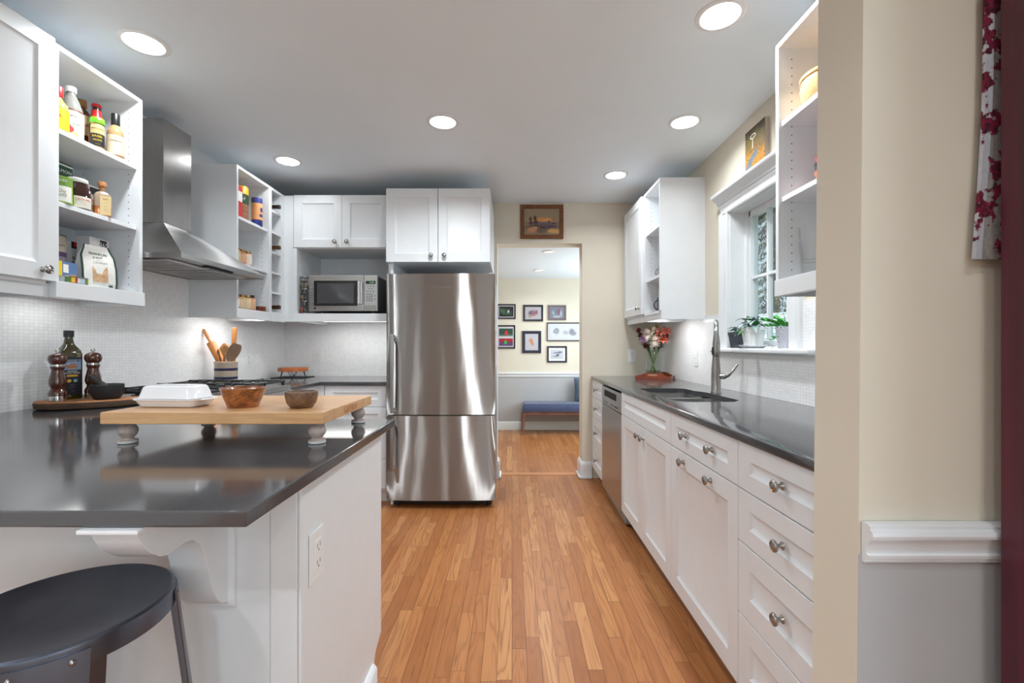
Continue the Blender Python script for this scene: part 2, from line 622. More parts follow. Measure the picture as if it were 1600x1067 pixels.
def ob(name, b, mats, parent=None, smooth=35, loc=None, local=False, recalc=True):
    me = bpy.data.meshes.new(name)
    if recalc:
        bmesh.ops.recalc_face_normals(b.bm, faces=b.bm.faces[:])
    o0 = ORG.get(parent.name) if parent else (Vector(loc) if loc else None)
    if o0 is not None and not local:
        bmesh.ops.translate(b.bm, verts=b.bm.verts[:], vec=-o0)
    b.bm.to_mesh(me)
    b.bm.free()
    for m in (mats if isinstance(mats, (list, tuple)) else [mats]):
        me.materials.append(m)
    if smooth:
        me.polygons.foreach_set('use_smooth', [True] * len(me.polygons))
        me.set_sharp_from_angle(angle=R(smooth))
    o = bpy.data.objects.new(name, me)
    if b.bevelled and smooth:
        wn_ = o.modifiers.new('weighted_normal', 'WEIGHTED_NORMAL')
        wn_.weight = 100
        wn_.keep_sharp = True
    COL.objects.link(o)
    if parent:
        o.parent = parent
        ORG[o.name] = o0 if o0 is not None else Vector((0, 0, 0))
        if local:
            ORG[o.name] = Vector((0, 0, 0))
    else:
        if loc:
            o.location = loc
        ORG[o.name] = Vector(loc) if loc else Vector((0, 0, 0))
    return o

def tag(o, label, cat, group=None, kind=None):
    o['label'] = label
    o['category'] = cat
    if group:
        o['group'] = group
    if kind:
        o['kind'] = kind
    return o

def thing(name, label, cat, loc=(0, 0, 0), rot=0, group=None, local=False):
    """an Empty at the thing's base that parents its parts (parts given in world coordinates unless local)"""
    o = bpy.data.objects.new(name, None)
    o.empty_display_size = .05
    o.location = loc
    o.rotation_euler = (0, 0, rot)
    COL.objects.link(o)
    ORG[o.name] = Vector((0, 0, 0)) if local else Vector(loc)
    return tag(o, label, cat, group)

def struct(name, b, m, parent=None, smooth=35):
    o = ob(name, b, m, parent, smooth)
    if not parent:
        o['kind'] = 'structure'
    return o

def dup(root, loc, rot=None, label=None, scale=None):
    r = root.copy()
    COL.objects.link(r)
    r.location = loc
    if rot is not None:
        r.rotation_euler = (0, 0, rot)
    if scale:
        r.scale = (scale,) * 3
    if label:
        r['label'] = label
    for ch in root.children:
        c = ch.copy()
        COL.objects.link(c)
        c.parent = r
        for g in ch.children:
            d = g.copy()
            COL.objects.link(d)
            d.parent = c
    return r

def interp(prof):
    def f(z):
        for (r0, z0), (r1, z1) in zip(prof, prof[1:]):
            if z0 <= z <= z1 and z1 > z0:
                return r0 + (r1 - r0) * (z - z0) / (z1 - z0)
        return prof[-1][0] if z > prof[-1][1] else prof[0][0]
    return f

_knob = {}
def knob(parent, pos, d, label=None):
    """round knob on a flared post; one mesh shared by all"""
    if 'k' not in _knob:
        b = B()
        b.lathe([(.011, 0), (.0105, .002), (.0062, .006), (.0055, .012), (.0075, .0165), (.0155, .0195), (.0170, .0225), (.0158, .0262),
                 (.0120, .0285), (.0105, .0270), (.0070, .0275), (.0050, .0290), (.0, .0295)], n=24)
        me = bpy.data.meshes.new('knob')
        bmesh.ops.recalc_face_normals(b.bm, faces=b.bm.faces[:])
        b.bm.to_mesh(me)
        b.bm.free()
        me.materials.append(M['nickel'])
        me.polygons.foreach_set('use_smooth', [True] * len(me.polygons))
        me.set_sharp_from_angle(angle=R(45))
        _knob['k'] = me
    o = bpy.data.objects.new('knob', _knob['k'])
    COL.objects.link(o)
    o.parent = parent
    o.location = Vector(pos) - ORG[parent.name]
    o.rotation_euler = {'-Y': (R(90), 0, 0), '+X': (0, R(90), 0), '-X': (0, R(-90), 0)}[d]
    return o

# ------------------------------------------------------------------ the room
XL, XR, YB, YF = -2.045, 1.325, 4.07, 6.42      # left wall, right wall, back wall, far room wall
CEIL, FCEIL = 2.458, 2.13
SY0, SY1, SX = .832, .955, .6365                 # end of the wall return on the right
EH = 1.18
def lean(z):
    return SX + (z - EH) * .0088

b = B(); b.box(-2.3, 1.9, -3.75, 6.6, -.12, 0)
struct('floor', b, M['floor'], smooth=0)
b = B(); b.box(XL - .13, 1.9, -3.75, 4.24, CEIL, CEIL + .1)
struct('ceiling', b, M['ceiling'], smooth=0)
b = B(); b.box(-2.2, 1.85, 4.24, 6.6, FCEIL, FCEIL + .1)
struct('ceiling_far', b, M['ceiling'], smooth=0)

b = B(); b.box(XL - .13, XL, -3.75, 4.24, 0, CEIL)
wl = struct('wall_left', b, M['wallwhite'], smooth=0)
b = B(); b.box(XL, XL + .007, 1.02, YB - .0005, .914, 1.62)
struct('backsplash', b, M['tileY'], wl, 0)

DX0, DX1, DZ = -.132, .627, 2.096                # doorway to the far room
b = B()
b.box(XL, DX0, YB, 4.24, 0, CEIL); b.box(DX1, 1.9, YB, 4.24, 0, CEIL); b.box(DX0, DX1, YB, 4.24, DZ, CEIL)
wb = struct('wall_back', b, M['cream'], smooth=0)
b = B(); b.box(XL + .0075, -.93, YB - .007, YB, .914, 1.43)
struct('backsplash', b, M['tileX'], wb, 0)

WY0, WY1, WZ0, WZ1 = 2.150, 2.775, 1.165, 2.0    # kitchen window opening
b = B()
b.box(XR, XR + .17, SY1, WY0, 0, CEIL); b.box(XR, XR + .17, WY1, YB, 0, CEIL)
b.box(XR, XR + .17, WY0, WY1, 0, WZ0); b.box(XR, XR + .17, WY0, WY1, WZ1, CEIL)
wr = struct('wall_right', b, M['cream'], smooth=0)
b = B()
for y0, y1 in ((SY1 + .001, 2.062), (2.872, YB - .0005)):
    b.box(XR - .007, XR, y0, y1, .914, 1.384)
b.box(XR - .007, XR, 2.062, 2.872, .914, 1.137)
struct('backsplash', b, M['tileY'], wr, 0)

# wall return between kitchen and dining room, slightly out of plumb
b = B()
b.geo([(lean(z), y, z) if k == 0 else (1.75, y, z) for z in (0, CEIL) for y in (SY0, SY1) for k in (0, 1)],
      [(0, 1, 3, 2), (4, 6, 7, 5), (0, 4, 5, 1), (2, 3, 7, 6), (0, 2, 6, 4), (1, 5, 7, 3)])
wn = struct('wall_near', b, M['cream'], smooth=0)
b = B()
b.geo([(lean(z) if k == 0 else 1.74, y, z) for z in (0, .80) for y in (SY0 - .002, SY0) for k in (0, 1)],
      [(0, 1, 3, 2), (4, 6, 7, 5), (0, 4, 5, 1), (2, 3, 7, 6), (0, 2, 6, 4), (1, 5, 7, 3)])
struct('wainscot', b, M['grey'], wn, 0)
def rail_prof(h, d):
    return [(0, 0), (-.25 * d, 0), (-.35 * d, .05 * h), (-.30 * d, .09 * h), (-.5 * d, .13 * h), (-.55 * d, .22 * h), (-.40 * d, .26 * h),
            (-.42 * d, .42 * h), (-.6 * d, .56 * h), (-.66 * d, .6 * h), (-.62 * d, .64 * h), (-.95 * d, .68 * h), (-1.0 * d, .76 * h),
            (-.92 * d, .85 * h), (-.7 * d, .89 * h), (-.72 * d, .96 * h), (-.5 * d, h), (0, h)]
b = B(); b.prism([(SY0 - .002 + p, .788 + q) for p, q in rail_prof(.073, .028)], 'X', lean(.82) + .004, 1.74)
struct('trim_1', b, M['trim'], smooth=30)

# dining room behind the camera
b = B(); b.box(1.75, 1.9, -3.6, -2.55, 0, CEIL); b.box(1.75, 1.9, -.95, SY1, 0, CEIL); b.box(1.75, 1.9, -2.55, -.95, 0, .72); b.box(1.75, 1.9, -2.55, -.95, 2.28, CEIL)
struct('wall_dining', b, M['cream'], smooth=0)
b = B()
b.box(XL, -.2, -3.75, -3.6, 0, CEIL); b.box(1.6, 1.9, -3.75, -3.6, 0, CEIL); b.box(-.2, 1.6, -3.75, -3.6, 2.3, CEIL); b.box(-.2, 1.6, -3.75, -3.6, 0, .2)
struct('wall_rear', b, M['cream'], smooth=0)

# far room
b = B(); b.box(-2.2, 1.85, YF, YF + .15, 0, FCEIL)
wf = struct('wall_far', b, M['cream'], smooth=0)
b = B(); b.box(-2.0, 1.7, YF - .002, YF, .1, .76)
struct('wainscot', b, M['grey'], wf, 0)
b = B(); b.box(-2.2, -2.0, 4.24, YF, 0, FCEIL)
struct('wall_far_left', b, M['cream'], smooth=0)
b = B()
b.box(1.7, 1.85, 4.24, 4.7, 0, FCEIL); b.box(1.7, 1.85, 5.9, YF, 0, FCEIL); b.box(1.7, 1.85, 4.7, 5.9, 0, .75); b.box(1.7, 1.85, 4.7, 5.9, 1.95, FCEIL)
struct('wall_far_right', b, M['cream'], smooth=0)
b = B(); b.prism([(YF - .002 + p, .742 + q) for p, q in rail_prof(.068, .026)], 'X', -2.0, 1.7)
struct('trim_2', b, M['trim'], smooth=30)
def base_prof(h, d):
    return [(0, 0), (-d, 0), (-d, .78 * h), (-.8 * d, .84 * h), (-.8 * d, .88 * h), (-.4 * d, .95 * h), (-.35 * d, h), (0, h)]
b = B(); b.prism([(YF - .002 + p, q) for p, q in base_prof(.118, .018)], 'X', -2.0, 1.7)
struct('baseboard_far', b, M['trim'], smooth=30)
# baseboards round the doorway posts
b = B()
pr = [(p, q) for p, q in base_prof(.150, .020)]
b.prism([(YB + p, q) for p, q in pr], 'X', DX1 - .02, .712)
b.prism([(DX1 + p, q) for p, q in pr], 'Y', YB + .0005, 4.24)
b.box(DX1 - .034, .712, YB - .034, YB - .019, 0, .022, .006); b.box(DX1 - .034, DX1 - .019, YB - .034, 4.24, 0, .022, .006)
struct('baseboard_right', b, M['trim'], smooth=30)
b = B()
b.prism([(DX0 - p, q) for p, q in pr], 'Y', YB + .0005, 4.24)
b.prism([(YB + p, q) for p, q in pr], 'X', DX0 - .10, DX0 + .02)
b.box(DX0 + .019, DX0 + .034, YB - .034, 4.24, 0, .022, .006)
struct('baseboard_left', b, M['trim'], smooth=30)
b = B(); b.box(DX0 + .021, DX1 - .021, 4.155, 4.235, 0, .004, .002)
struct('trim_3', b, M['strip'], smooth=30)

# ------------------------------------------------------------------ kitchen window
b = B()   # jamb lining
b.box(XR, XR + .17, WY0, WY0 + .012, WZ0, WZ1); b.box(XR, XR + .17, WY1 - .012, WY1, WZ0, WZ1); b.box(XR, XR + .17, WY0, WY1, WZ1 - .012, WZ1)
b.box(XR + .085, XR + .0995, WY1 - .040, WY1 - .012, WZ0 + .02, WZ1 - .012); b.box(XR + .085, XR + .0995, WY0 + .012, WY0 + .040, WZ0 + .02, WZ1 - .012)
win = struct('window_1', b, M['trim'], smooth=30)
b = B()   # casing with a stepped profile
cp = [(0, 0), (0, -.016), (.012, -.020), (.018, -.016), (.030, -.013), (.060, -.016), (.072, -.024), (.088, -.028), (.094, -.022), (.094, 0)]
b.prism([(XR + q, WY1 - .006 + p) for p, q in cp], 'Z', WZ0, WZ1)
b.prism([(XR + q, WY0 + .006 - p) for p, q in cp], 'Z', WZ0, WZ1)
b.prism([(XR + q, WZ1 - .008 + p * .7) for p, q in cp], 'Y', WY0 - .088, WY1 + .088)
struct('window_casing', b, M['trim'], win, 30)
b = B()   # crown over the casing
hp = [(0, 0), (-.030, 0), (-.034, .008), (-.030, .012), (-.044, .026), (-.058, .034), (-.062, .040), (-.070, .042), (-.074, .050), (-.074, .058), (0, .058)]
b.prism([(XR + p, 2.057 + q) for p, q in hp], 'Y', WY0 - .10, WY1 + .10)
struct('window_crown', b, M['trim'], win, 30)
b = B()
b.box(1.268, XR + .165, 1.952, 2.925, 1.140, 1.168, .009, 0, 3)
struct('window_sill', b, M['trim'], win, 30)
b = B()   # sash, with muntins
sx0, sx1 = XR + .10, XR + .145
sy0, sy1, sz0, sz1 = WY0 + .0125, WY1 - .0125, WZ0 + .012, WZ1 - .0125
for y0, y1, z0, z1 in ((sy0, sy0 + .042, sz0, sz1), (sy1 - .042, sy1, sz0, sz1), (sy0, sy1, sz0, sz0 + .035), (sy0, sy1, sz1 - .035, sz1)):
    b.box(sx0, sx1, y0, y1, z0, z1, .004)
for yy in (2.555, 2.37):
    b.box(sx0 + .008, sx1 - .008, yy - .009, yy + .009, sz0 + .01, sz1 - .01, .003)
b.box(sx0 + .010, sx1 - .010, sy0, sy1, 1.578, 1.596, .003)
struct('window_sash', b, M['trim'], win, 30)
M['pane'] = glass('window_pane', (250, 254, 255))
b = B(); b.box(sx0 + .020, sx0 + .025, sy0 + .02, sy1 - .02, sz0 + .02, sz1 - .02)
struct('window_glass', b, M['pane'], win, 0)

# ------------------------------------------------------------------ base cabinets on the right
FX = .710                                        # front plane of the right run
def panels(b, x0, x1, y0, y1, z0, z1, t=.017, back='X1'):
    b.box(x0, x1, y0, y0 + t, z0, z1); b.box(x0, x1, y1 - t, y1, z0, z1); b.box(x0, x1, y0 + t, y1 - t, z0, z0 + t)
    if back == 'X1':
        b.box(x1 - t, x1, y0 + t, y1 - t, z0 + t, z1)
    if back == 'X0':
        b.box(x0, x0 + t, y0 + t, y1 - t, z0 + t, z1)
    return b

def base_right(name, label, y0, y1, fronts):
    t = thing(name, label, 'cabinet', (1.0, (y0 + y1) / 2, 0), group='white base cabinets along the right wall')
    b = B(); panels(b, FX + .021, XR - .008, y0 + .001, y1 - .001, .10, .885)
    ob('carcass', b, M['white'], t, 0)
    b = B(); b.box(FX + .085, FX + .10, y0 + .001, y1 - .001, 0, .10)
    ob('toe_kick', b, M['white'], t, 0)
    for kind, a0, a1, z0, z1, kn in fronts:
        b = B(face('-X', (FX + .02, 0, 0)))
        b.shaker(a0 + .002, a1 - .002, z0 + .0005, z1 - .0005, 0, .02, .066 if a1 - a0 > .3 else .05, .009, .014, stv=.052 if z1 - z0 < .2 else .066)
        d = ob(kind, b, M['white'], t, 30)
        for ky, kz in kn:
            knob(d, (FX, ky, kz), '-X')
    return t
yA, yB2, yC, yD, yE, yF = .958, 1.4306, 2.036, 2.957, 3.566, 4.026
base_right('drawer_base_cabinet', 'white base cabinet of four drawers nearest the viewer, beside the cream wall end', yA, yB2,
           [('drawer', yA, yB2, .740, .886, [(1.195, .812)]), ('drawer', yA, yB2, .575, .737, [(1.195, .655)]),
            ('drawer', yA, yB2, .352, .572, [(1.195, .462)]), ('drawer', yA, yB2, .115, .349, [(1.195, .235)])])
base_right('trash_cabinet', 'white base cabinet with two knobs on its drawer and two on its tall pull-out front', yB2, yC,
           [('drawer', yB2, yC, .740, .886, [(1.615, .812), (1.86, .812)]), ('pull_out_front', yB2, yC, .115, .737, [(1.625, .700), (1.88, .700)])])
base_right('sink_base_cabinet', 'white base cabinet below the sink with a plain panel above two doors', yC, yD,
           [('false_front', yC, yD, .740, .886, []), ('door', yC, 2.4965, .115, .737, [(2.455, .680)]),
            ('door', 2.4965, yD, .115, .737, [(2.538, .680)])])
base_right('drawer_base_cabinet', 'narrow white base cabinet of four drawers at the far end, beyond the dishwasher', yE, yF,
           [('drawer', yE, yF, .740, .886, [(3.80, .812)]), ('drawer', yE, yF, .565, .737, [(3.80, .655)]),
            ('drawer', yE, yF, .332, .562, [(3.80, .45)]), ('drawer', yE, yF, .115, .329, [(3.80, .225)])])

t = thing('dishwasher', 'stainless steel dishwasher built in under the right worktop', 'dishwasher', (1.0, 3.26, 0))
b = B(); b.box(FX + .03, XR - .02, yD + .004, yE - .004, .02, .872)
ob('body', b, M['fridgeside'], t, 0)
b = B(); b.box(FX - .006, FX + .029, yD + .004, yE - .004, .095, .735, .004)
ob('door', b, M['steelY'], t, 30)
b = B(); b.box(FX - .006, FX + .029, yD + .004, yE - .004, .739, .872, .004)
cp_ = ob('control_panel', b, M['steelY'], t, 30)
b = B(); b.box(FX - .0085, FX - .0065, 3.08, 3.46, .805, .850, .0008)
ob('handle_recess', b, M['void'], cp_, 0)
for y in (3.03, 3.055, 3.08, 3.105, 3.13, 3.20, 3.225, 3.36, 3.385, 3.44, 3.48):
    b = B(); b.box(FX - .0078, FX - .0062, y - .006, y + .006, .760, .768)
    ob('button', b, M['black'], cp_, 0)
b = B(); b.box(FX + .07, FX + .09, yD + .004, yE - .004, 0, .09)
ob('kick_plate', b, M['black'], t, 0)

# worktop with the sink cut-out
cut = [(.795, 2.20), (.795, 2.83), (.83, 2.865), (1.045, 2.865), (1.078, 2.84), (1.082, 2.70), (1.105, 2.655), (1.117, 2.60), (1.117, 2.235), (1.06, 2.172), (.84, 2.168)]
def slab_with_hole(b, outer, hole, z0, z1):
    """outer and hole are loops in x, y; filled between as one slab"""
    for z in (z0, z1):
        tb = bmesh.new()
        ed = []
        for lp in (outer, hole):
            vs = [tb.verts.new((p[0], p[1], z)) for p in lp]
            ed += [tb.edges.new((vs[i], vs[(i + 1) % len(vs)])) for i in range(len(vs))]
        bmesh.ops.triangle_fill(tb, use_beauty=True, edges=ed)
        mp = {v: b.bm.verts.new(v.co) for v in tb.verts}
        for f in tb.faces:
            b.bm.faces.new([mp[v] for v in f.verts])
        tb.free()
    for lp in (outer, hole):
        n = len(lp)
        b.geo([(p[0], p[1], z) for z in (z0, z1) for p in lp], [(i, (i + 1) % n, n + (i + 1) % n, n + i) for i in range(n)])
    bmesh.ops.remove_doubles(b.bm, verts=b.bm.verts[:], dist=1e-5)
b = B()
xe = .6975
outer = [(xe, SY1 + .002), (xe, YB - .05), (xe + .015, YB - .0085), (XR - .0085, YB - .0085), (XR - .0085, SY1 + .002)]
slab_with_hole(b, outer, cut, .8865, .9135)
bmesh.ops.recalc_face_normals(b.bm, faces=b.bm.faces[:])
ed = [e for e in b.bm.edges if e.is_manifold and e.calc_face_angle(0) > 1.2 and abs(e.verts[0].co.x - xe) < .002 and abs(e.verts[1].co.x - xe) < .002 and abs(e.verts[0].co.z - e.verts[1].co.z) < .001]
bmesh.ops.bevel(b.bm, geom=ed, offset=.006, segments=3, affect='EDGES', profile=.5)
tag(ob('worktop', b, M['quartz'], None, 20, loc=(1.0, 2.5, .8865)), 'dark grey stone worktop with the sink, along the right wall', 'worktop')

t = thing('sink', 'double bowl steel sink set into the right worktop', 'sink', (.95, 2.52, .66))
def bowl(b, x0, x1, y0, y1, z0, z1, r=.05, th=.003):
    def loop(x0, x1, y0, y1, r, z, n=5):
        pts = []
        for cx, cy, a in ((x1 - r, y1 - r, 0), (x0 + r, y1 - r, 90), (x0 + r, y0 + r, 180), (x1 - r, y0 + r, 270)):
            pts += [(cx + r * math.cos(R(a + 90 * k / n)), cy + r * math.sin(R(a + 90 * k / n)), z) for k in range(n + 1)]
        return pts
    b.rings([loop(x0 - .012, x1 + .012, y0 - .012, y1 + .012, r + .012, z1), loop(x0, x1, y0, y1, r, z1), loop(x0 + .004, x1 - .004, y0 + .004, y1 - .004, r, z0 + .03),
             loop(x0 + .03, x1 - .03, y0 + .03, y1 - .03, r * .7, z0)], True, (False, True))
b = B(); bowl(b, .79, 1.085, 2.585, 2.87, .70, .8855)
ob('bowl', b, M['sink'], t, 40)
b = B(); bowl(b, .79, 1.12, 2.16, 2.555, .66, .8855)
ob('bowl', b, M['sink'], t, 40)
for cx, cy, cz in ((.93, 2.73, .7005), (.95, 2.36, .6605)):
    b = B(); b.lathe([(.045, 0), (.045, .003), (.034, .002), (.0, .0015)], (cx, cy, cz))
    ob('drain', b, M['chrome'], t, 40)

t = thing('faucet', 'tall nickel pull-down faucet behind the sink', 'faucet', (1.165, 2.60, .9135))
fb = Vector((1.165, 2.60, .9135))
b = B(); b.lathe([(.029, 0), (.029, .006), (.0265, .010), (.0255, .09), (.0245, .13), (.0175, .215), (.0155, .23)], fb)
ob('body', b, M['nickel'], t, 40)
dv = Vector((-.40, -.92, 0)).normalized()
pts = []
for i in range(26):
    a = i / 25
    if a < .3:
        p = fb + Vector((0, 0, .22 + .085 * a / .3))
    else:
        th = PI * (a - .3) / .7
        p = fb + Vector((0, 0, .305)) + dv * (.082 * (1 - math.cos(th))) + Vector((0, 0, .098 * math.sin(th)))
    pts.append(p)
b = B(); b.tube(pts, .0125, 14)
ob('spout', b, M['nickel'], t, 50)
e0 = pts[-1]
b = B(); b.lathe([(.0165, -.098), (.0195, -.094), (.0195, -.06), (.0185, -.02), (.0150, .012), (.0135, .02)], e0)
hd = ob('spray_head', b, M['nickel'], t, 40)
b = B(); b.box(e0.x - .023, e0.x - .0185, e0.y - .008, e0.y + .008, e0.z - .085, e0.z - .045, .002)
ob('spray_button', b, M['black'], hd, 30)
b = B()
h0 = fb + Vector((.02, -.012, .095))
b.tube([fb + Vector((.008, -.005, .095)), fb + Vector((.040, -.024, .095))], [.017, .016], 14)
b.tube([fb + Vector((.036, -.022, .092)), fb + Vector((.055, -.035, .103)), fb + Vector((.078, -.045, .130)), fb + Vector((.098, -.055, .165))], [.013, .011, .0075, .0055], 12)
ob('lever', b, M['nickel'], t, 50)

def wall_plate(name, label, d, o, kind):
    t = thing(name, label, 'switch' if kind == 'switch' else 'outlet', o)
    b = B(face(d, o)); b.box(-.036, .036, -.058, .058, 0, .005, .002)
    ob('cover_plate', b, M['plate'], t, 30)
    b = B(face(d, o)); b.box(-.017, .017, -.034, .034, .0045, .0075, .001)
    if kind == 'switch':
        b.box(-.018, .018, -.001, .0, .0076, .0078, 0, 1)
    else:
        for z in (-.019, .019):
            b.box(-.008, -.006, z - .002, z + .007, .0074, .0078, 0, 1); b.box(.006, .008, z - .002, z + .007, .0074, .0078, 0, 1); b.box(-.002, .002, z - .010, z - .006, .0074, .0078, 0, 1)
    ob('rocker' if kind == 'switch' else 'socket', b, [M['plate'], M['slot']], t, 30)
    return t
wall_plate('light_switch', 'white light switch on the tiled right wall between vase and faucet', '-X', (XR - .0072, 3.255, 1.093), 'switch')
wall_plate('wall_outlet', 'white outlet on the cream back wall left of the flower vase', '-Y', (1.072, YB - .0003, 1.093), 'outlet')
wall_plate('light_switch', 'white light switch on the tiled back wall above the trivet', '-Y', (-1.737, YB - .0072, 1.097), 'switch')
wall_plate('wall_outlet', 'white outlet on the tiled left wall right of the utensil crock', '+X', (XL + .0072, 3.515, 1.074), 'outlet')

# ------------------------------------------------------------------ upper cabinets
def holes(b, mk, z0, z1):
    z = z0
    while z < z1:
        mk(z)
        z += .032
def open_upper(name, label, side, xf, y0, y1, zb, zt, shelves, rail_out=.006, group='white upper cabinets', pinY=None):
    """side '+X': on the left wall facing right; '-X': on the right wall facing left"""
    xw = XL if side == '+X' else XR
    if side == '+X':
        xw += .0075
    else:
        xw -= .0075
    xw = XL + .0005 if side == '+X' else XR - .0005
    lo, hi = min(xw, xf), max(xw, xf)
    t = thing(name, label, 'cabinet', ((lo + hi) / 2, (y0 + y1) / 2, zb), group=group)
    T = .018
    b = B()
    b.box(lo, hi, y0, y0 + T, zb + .062, zt); b.box(lo, hi, y1 - T, y1, zb + .062, zt)
    b.box(lo, hi, y0 + T, y1 - T, zt - T, zt)
    b.box(lo, hi, y0 + T, y1 - T, zb + .044, zb + .062)
    if side == '+X':
        b.box(lo, lo + .006, y0 + T, y1 - T, zb + .062, zt - T)
    else:
        b.box(hi - .006, hi, y0 + T, y1 - T, zb + .062, zt - T)
    ob('carcass', b, M['white'], t, 0)
    for zs in shelves:
        b = B()
        if side == '+X':
            b.box(lo + .007, hi - .012, y0 + T + .001, y1 - T - .001, zs - .019, zs, .001)
        else:
            b.box(lo + .012, hi - .007, y0 + T + .001, y1 - T - .001, zs - .019, zs, .001)
        ob('shelf', b, M['white'], t, 0)
    b = B()
    for xx in (lo + .05, hi - .05):
        for ys, dd in ((y0 + T, 1), (y1 - T, -1)):
            z = zb + .10
            while z < zt - .05:
                b.geo([(xx + .0027 * math.cos(k * PI / 3), ys + dd * .0006, z + .0027 * math.sin(k * PI / 3)) for k in range(6)], [tuple(range(6))])
                z += .032
    ob('peg_holes', b, M['pin'], t, 0)['kind'] = 'stuff'
    b = B()
    if side == '+X':
        b.box(hi - .018, hi + rail_out, y0, y1 + .006, zb, zb + .062, .0015); b.box(lo, hi - .018, y1 - .012, y1 + .006, zb, zb + .062)
        b.box(lo, hi - .018, y0, y0 + .012, zb, zb + .062)
    else:
        b.box(lo - rail_out, lo + .018, y0, y1 + .0, zb, zb + .062, .0015); b.box(lo + .018, hi, y0, y0 + .012, zb, zb + .062); b.box(lo + .018, hi, y1 - .012, y1, zb, zb + .062)
    ob('light_rail', b, M['white'], t, 0)
    return t

def door_upper(name, label, side, xf, y0, y1, zb, zt, ky, kz, group='white upper cabinets'):
    xw = XL + .0005 if side == '+X' else XR - .0005
    lo, hi = min(xw, xf), max(xw, xf)
    t = thing(name, label, 'cabinet', ((lo + hi) / 2, (y0 + y1) / 2, zb), group=group)
    b = B()
    T = .018
    b.box(lo, hi, y0, y0 + T, zb + .062, zt - .005); b.box(lo, hi, y1 - T, y1, zb + .062, zt - .005)
    b.box(lo, hi, y0 + T, y1 - T, zt - T, zt - .005); b.box(lo, hi, y0 + T, y1 - T, zb + .044, zb + .062)
    ob('carcass', b, M['white'], t, 0)
    s = 1 if side == '+X' else -1
    b = B(face(side, (xf + s * .0005, 0, 0)))
    b.shaker(y0 + .002, y1 - .002, zb + .058, zt, 0, .020, .062, .009, .014)
    d = ob('door', b, M['white'], t, 30)
    knob(d, (xf + s * .0205, ky, kz), side)
    b = B()
    if side == '+X':
        b.box(hi - .030, hi - .010, y0, y1, zb, zb + .050)
    else:
        b.box(lo + .010, lo + .030, y0, y1, zb, zb + .050)
    ob('light_rail', b, M['white'], t, 0)
    return t

ZB, ZT = 1.366, 2.333
LF, RF = -1.735, 1.013
door_upper('wall_cabinet', 'white panelled upper cabinet door at the left edge, beside the bottle shelves', '+X', LF - .012, 1.06, 1.7235, ZB, ZT + .010, 1.675, 1.462)
open_upper('open_wall_cabinet', 'open white upper cabinet of bottles and packets, left of the range hood', '+X', LF, 1.7245, 2.137, ZB, ZT, (1.738, 2.020), .008)
t = open_upper('open_wall_cabinet', 'open white upper cabinet of spice jars, right of the range hood', '+X', LF, 2.868, 3.268, ZB - .006, 2.326, (1.718, 2.013), .002)
t = thing('wine_rack', 'narrow white wine rack column in the corner left of the microwave', 'wine rack', (-1.9, 3.36, ZB))
b = B()
lo = XL + .0005
b.box(lo, LF, 3.2695, 3.287, ZB + .056, 2.326); b.box(lo, LF, 3.425, 3.4692, ZB + .056, 2.326); b.box(lo, LF, 3.287, 3.425, 2.308, 2.326)
b.box(lo, LF, 3.287, 3.425, ZB + .038, 1.428); b.box(lo, lo + .006, 3.287, 3.425, 1.428, 2.308)
ob('carcass', b, M['white'], t, 0)
WS = (1.575, 1.722, 1.868, 2.014, 2.168)
for z in WS:
    b = B(); b.box(lo + .007, LF - .004, 3.2875, 3.4245, z - .014, z)
    ob('shelf', b, M['white'], t, 0)
b = B(); b.box(LF - .018, LF + .002, 3.2695, 3.4692, ZB - .006, ZB + .056)
ob('light_rail', b, M['white'], t, 0)

door_upper('wall_cabinet', 'white panelled upper cabinet door at the far end of the right wall', '-X', RF, 3.498, 4.03, ZB, 2.330, 3.56, 1.475)
open_upper('open_wall_cabinet', 'open white upper cabinet whose plain side faces the viewer, left of the window', '-X', RF, 3.119, 3.496, ZB - .002, ZT + .003, (1.680, 2.033), -.010)
open_upper('open_wall_cabinet', 'open white upper cabinet of crockery at the upper right, beside the cream wall end', '-X', RF, .962, 1.748, ZB + .003, ZT - .003, (1.745, 2.033), .006)

# under-cabinet lamps
def under_lamp(label, x, y, ln, along, z, power, lens='strip_light'):
    t = thing('under_cabinet_light', label, 'light', (x, y, z), group='under-cabinet lights')
    hx, hy = (ln / 2, .035) if along == 'X' else (.035, ln / 2)
    b = B(); b.box(x - hx, x + hx, y - hy, y + hy, z - .018, z, .003)
    ob('housing', b, M['white'], t, 30)
    b = B(); b.box(x - hx + .008, x + hx - .008, y - hy + .010, y + hy - .010, z - .0215, z - .0182)
    ob('lens', b, M[lens], t, 0)
    a = area('lamp', (x, y, z - .024), (0, 0, 0), 2 * hx - .02, 2 * hy - .02, power, (.95, .97, .97))
    a.parent = t
    a.location = (0, 0, -.024)
under_lamp('slim light under the spice jar cabinet on the left wall', -1.83, 3.06, .34, 'Y', ZB + .038, .9)
under_lamp('slim light under the bottle cabinet on the left wall', -1.93, 1.92, .26, 'Y', ZB + .042, .22, 'bulboff')
under_lamp('slim light under the open upper cabinet above the flower vase', 1.11, 3.32, .30, 'Y', ZB + .042, 1.0)

under_lamp('slim light under the microwave cabinet on the back wall', -1.28, 3.78, .60, 'X', 1.4035, .9)
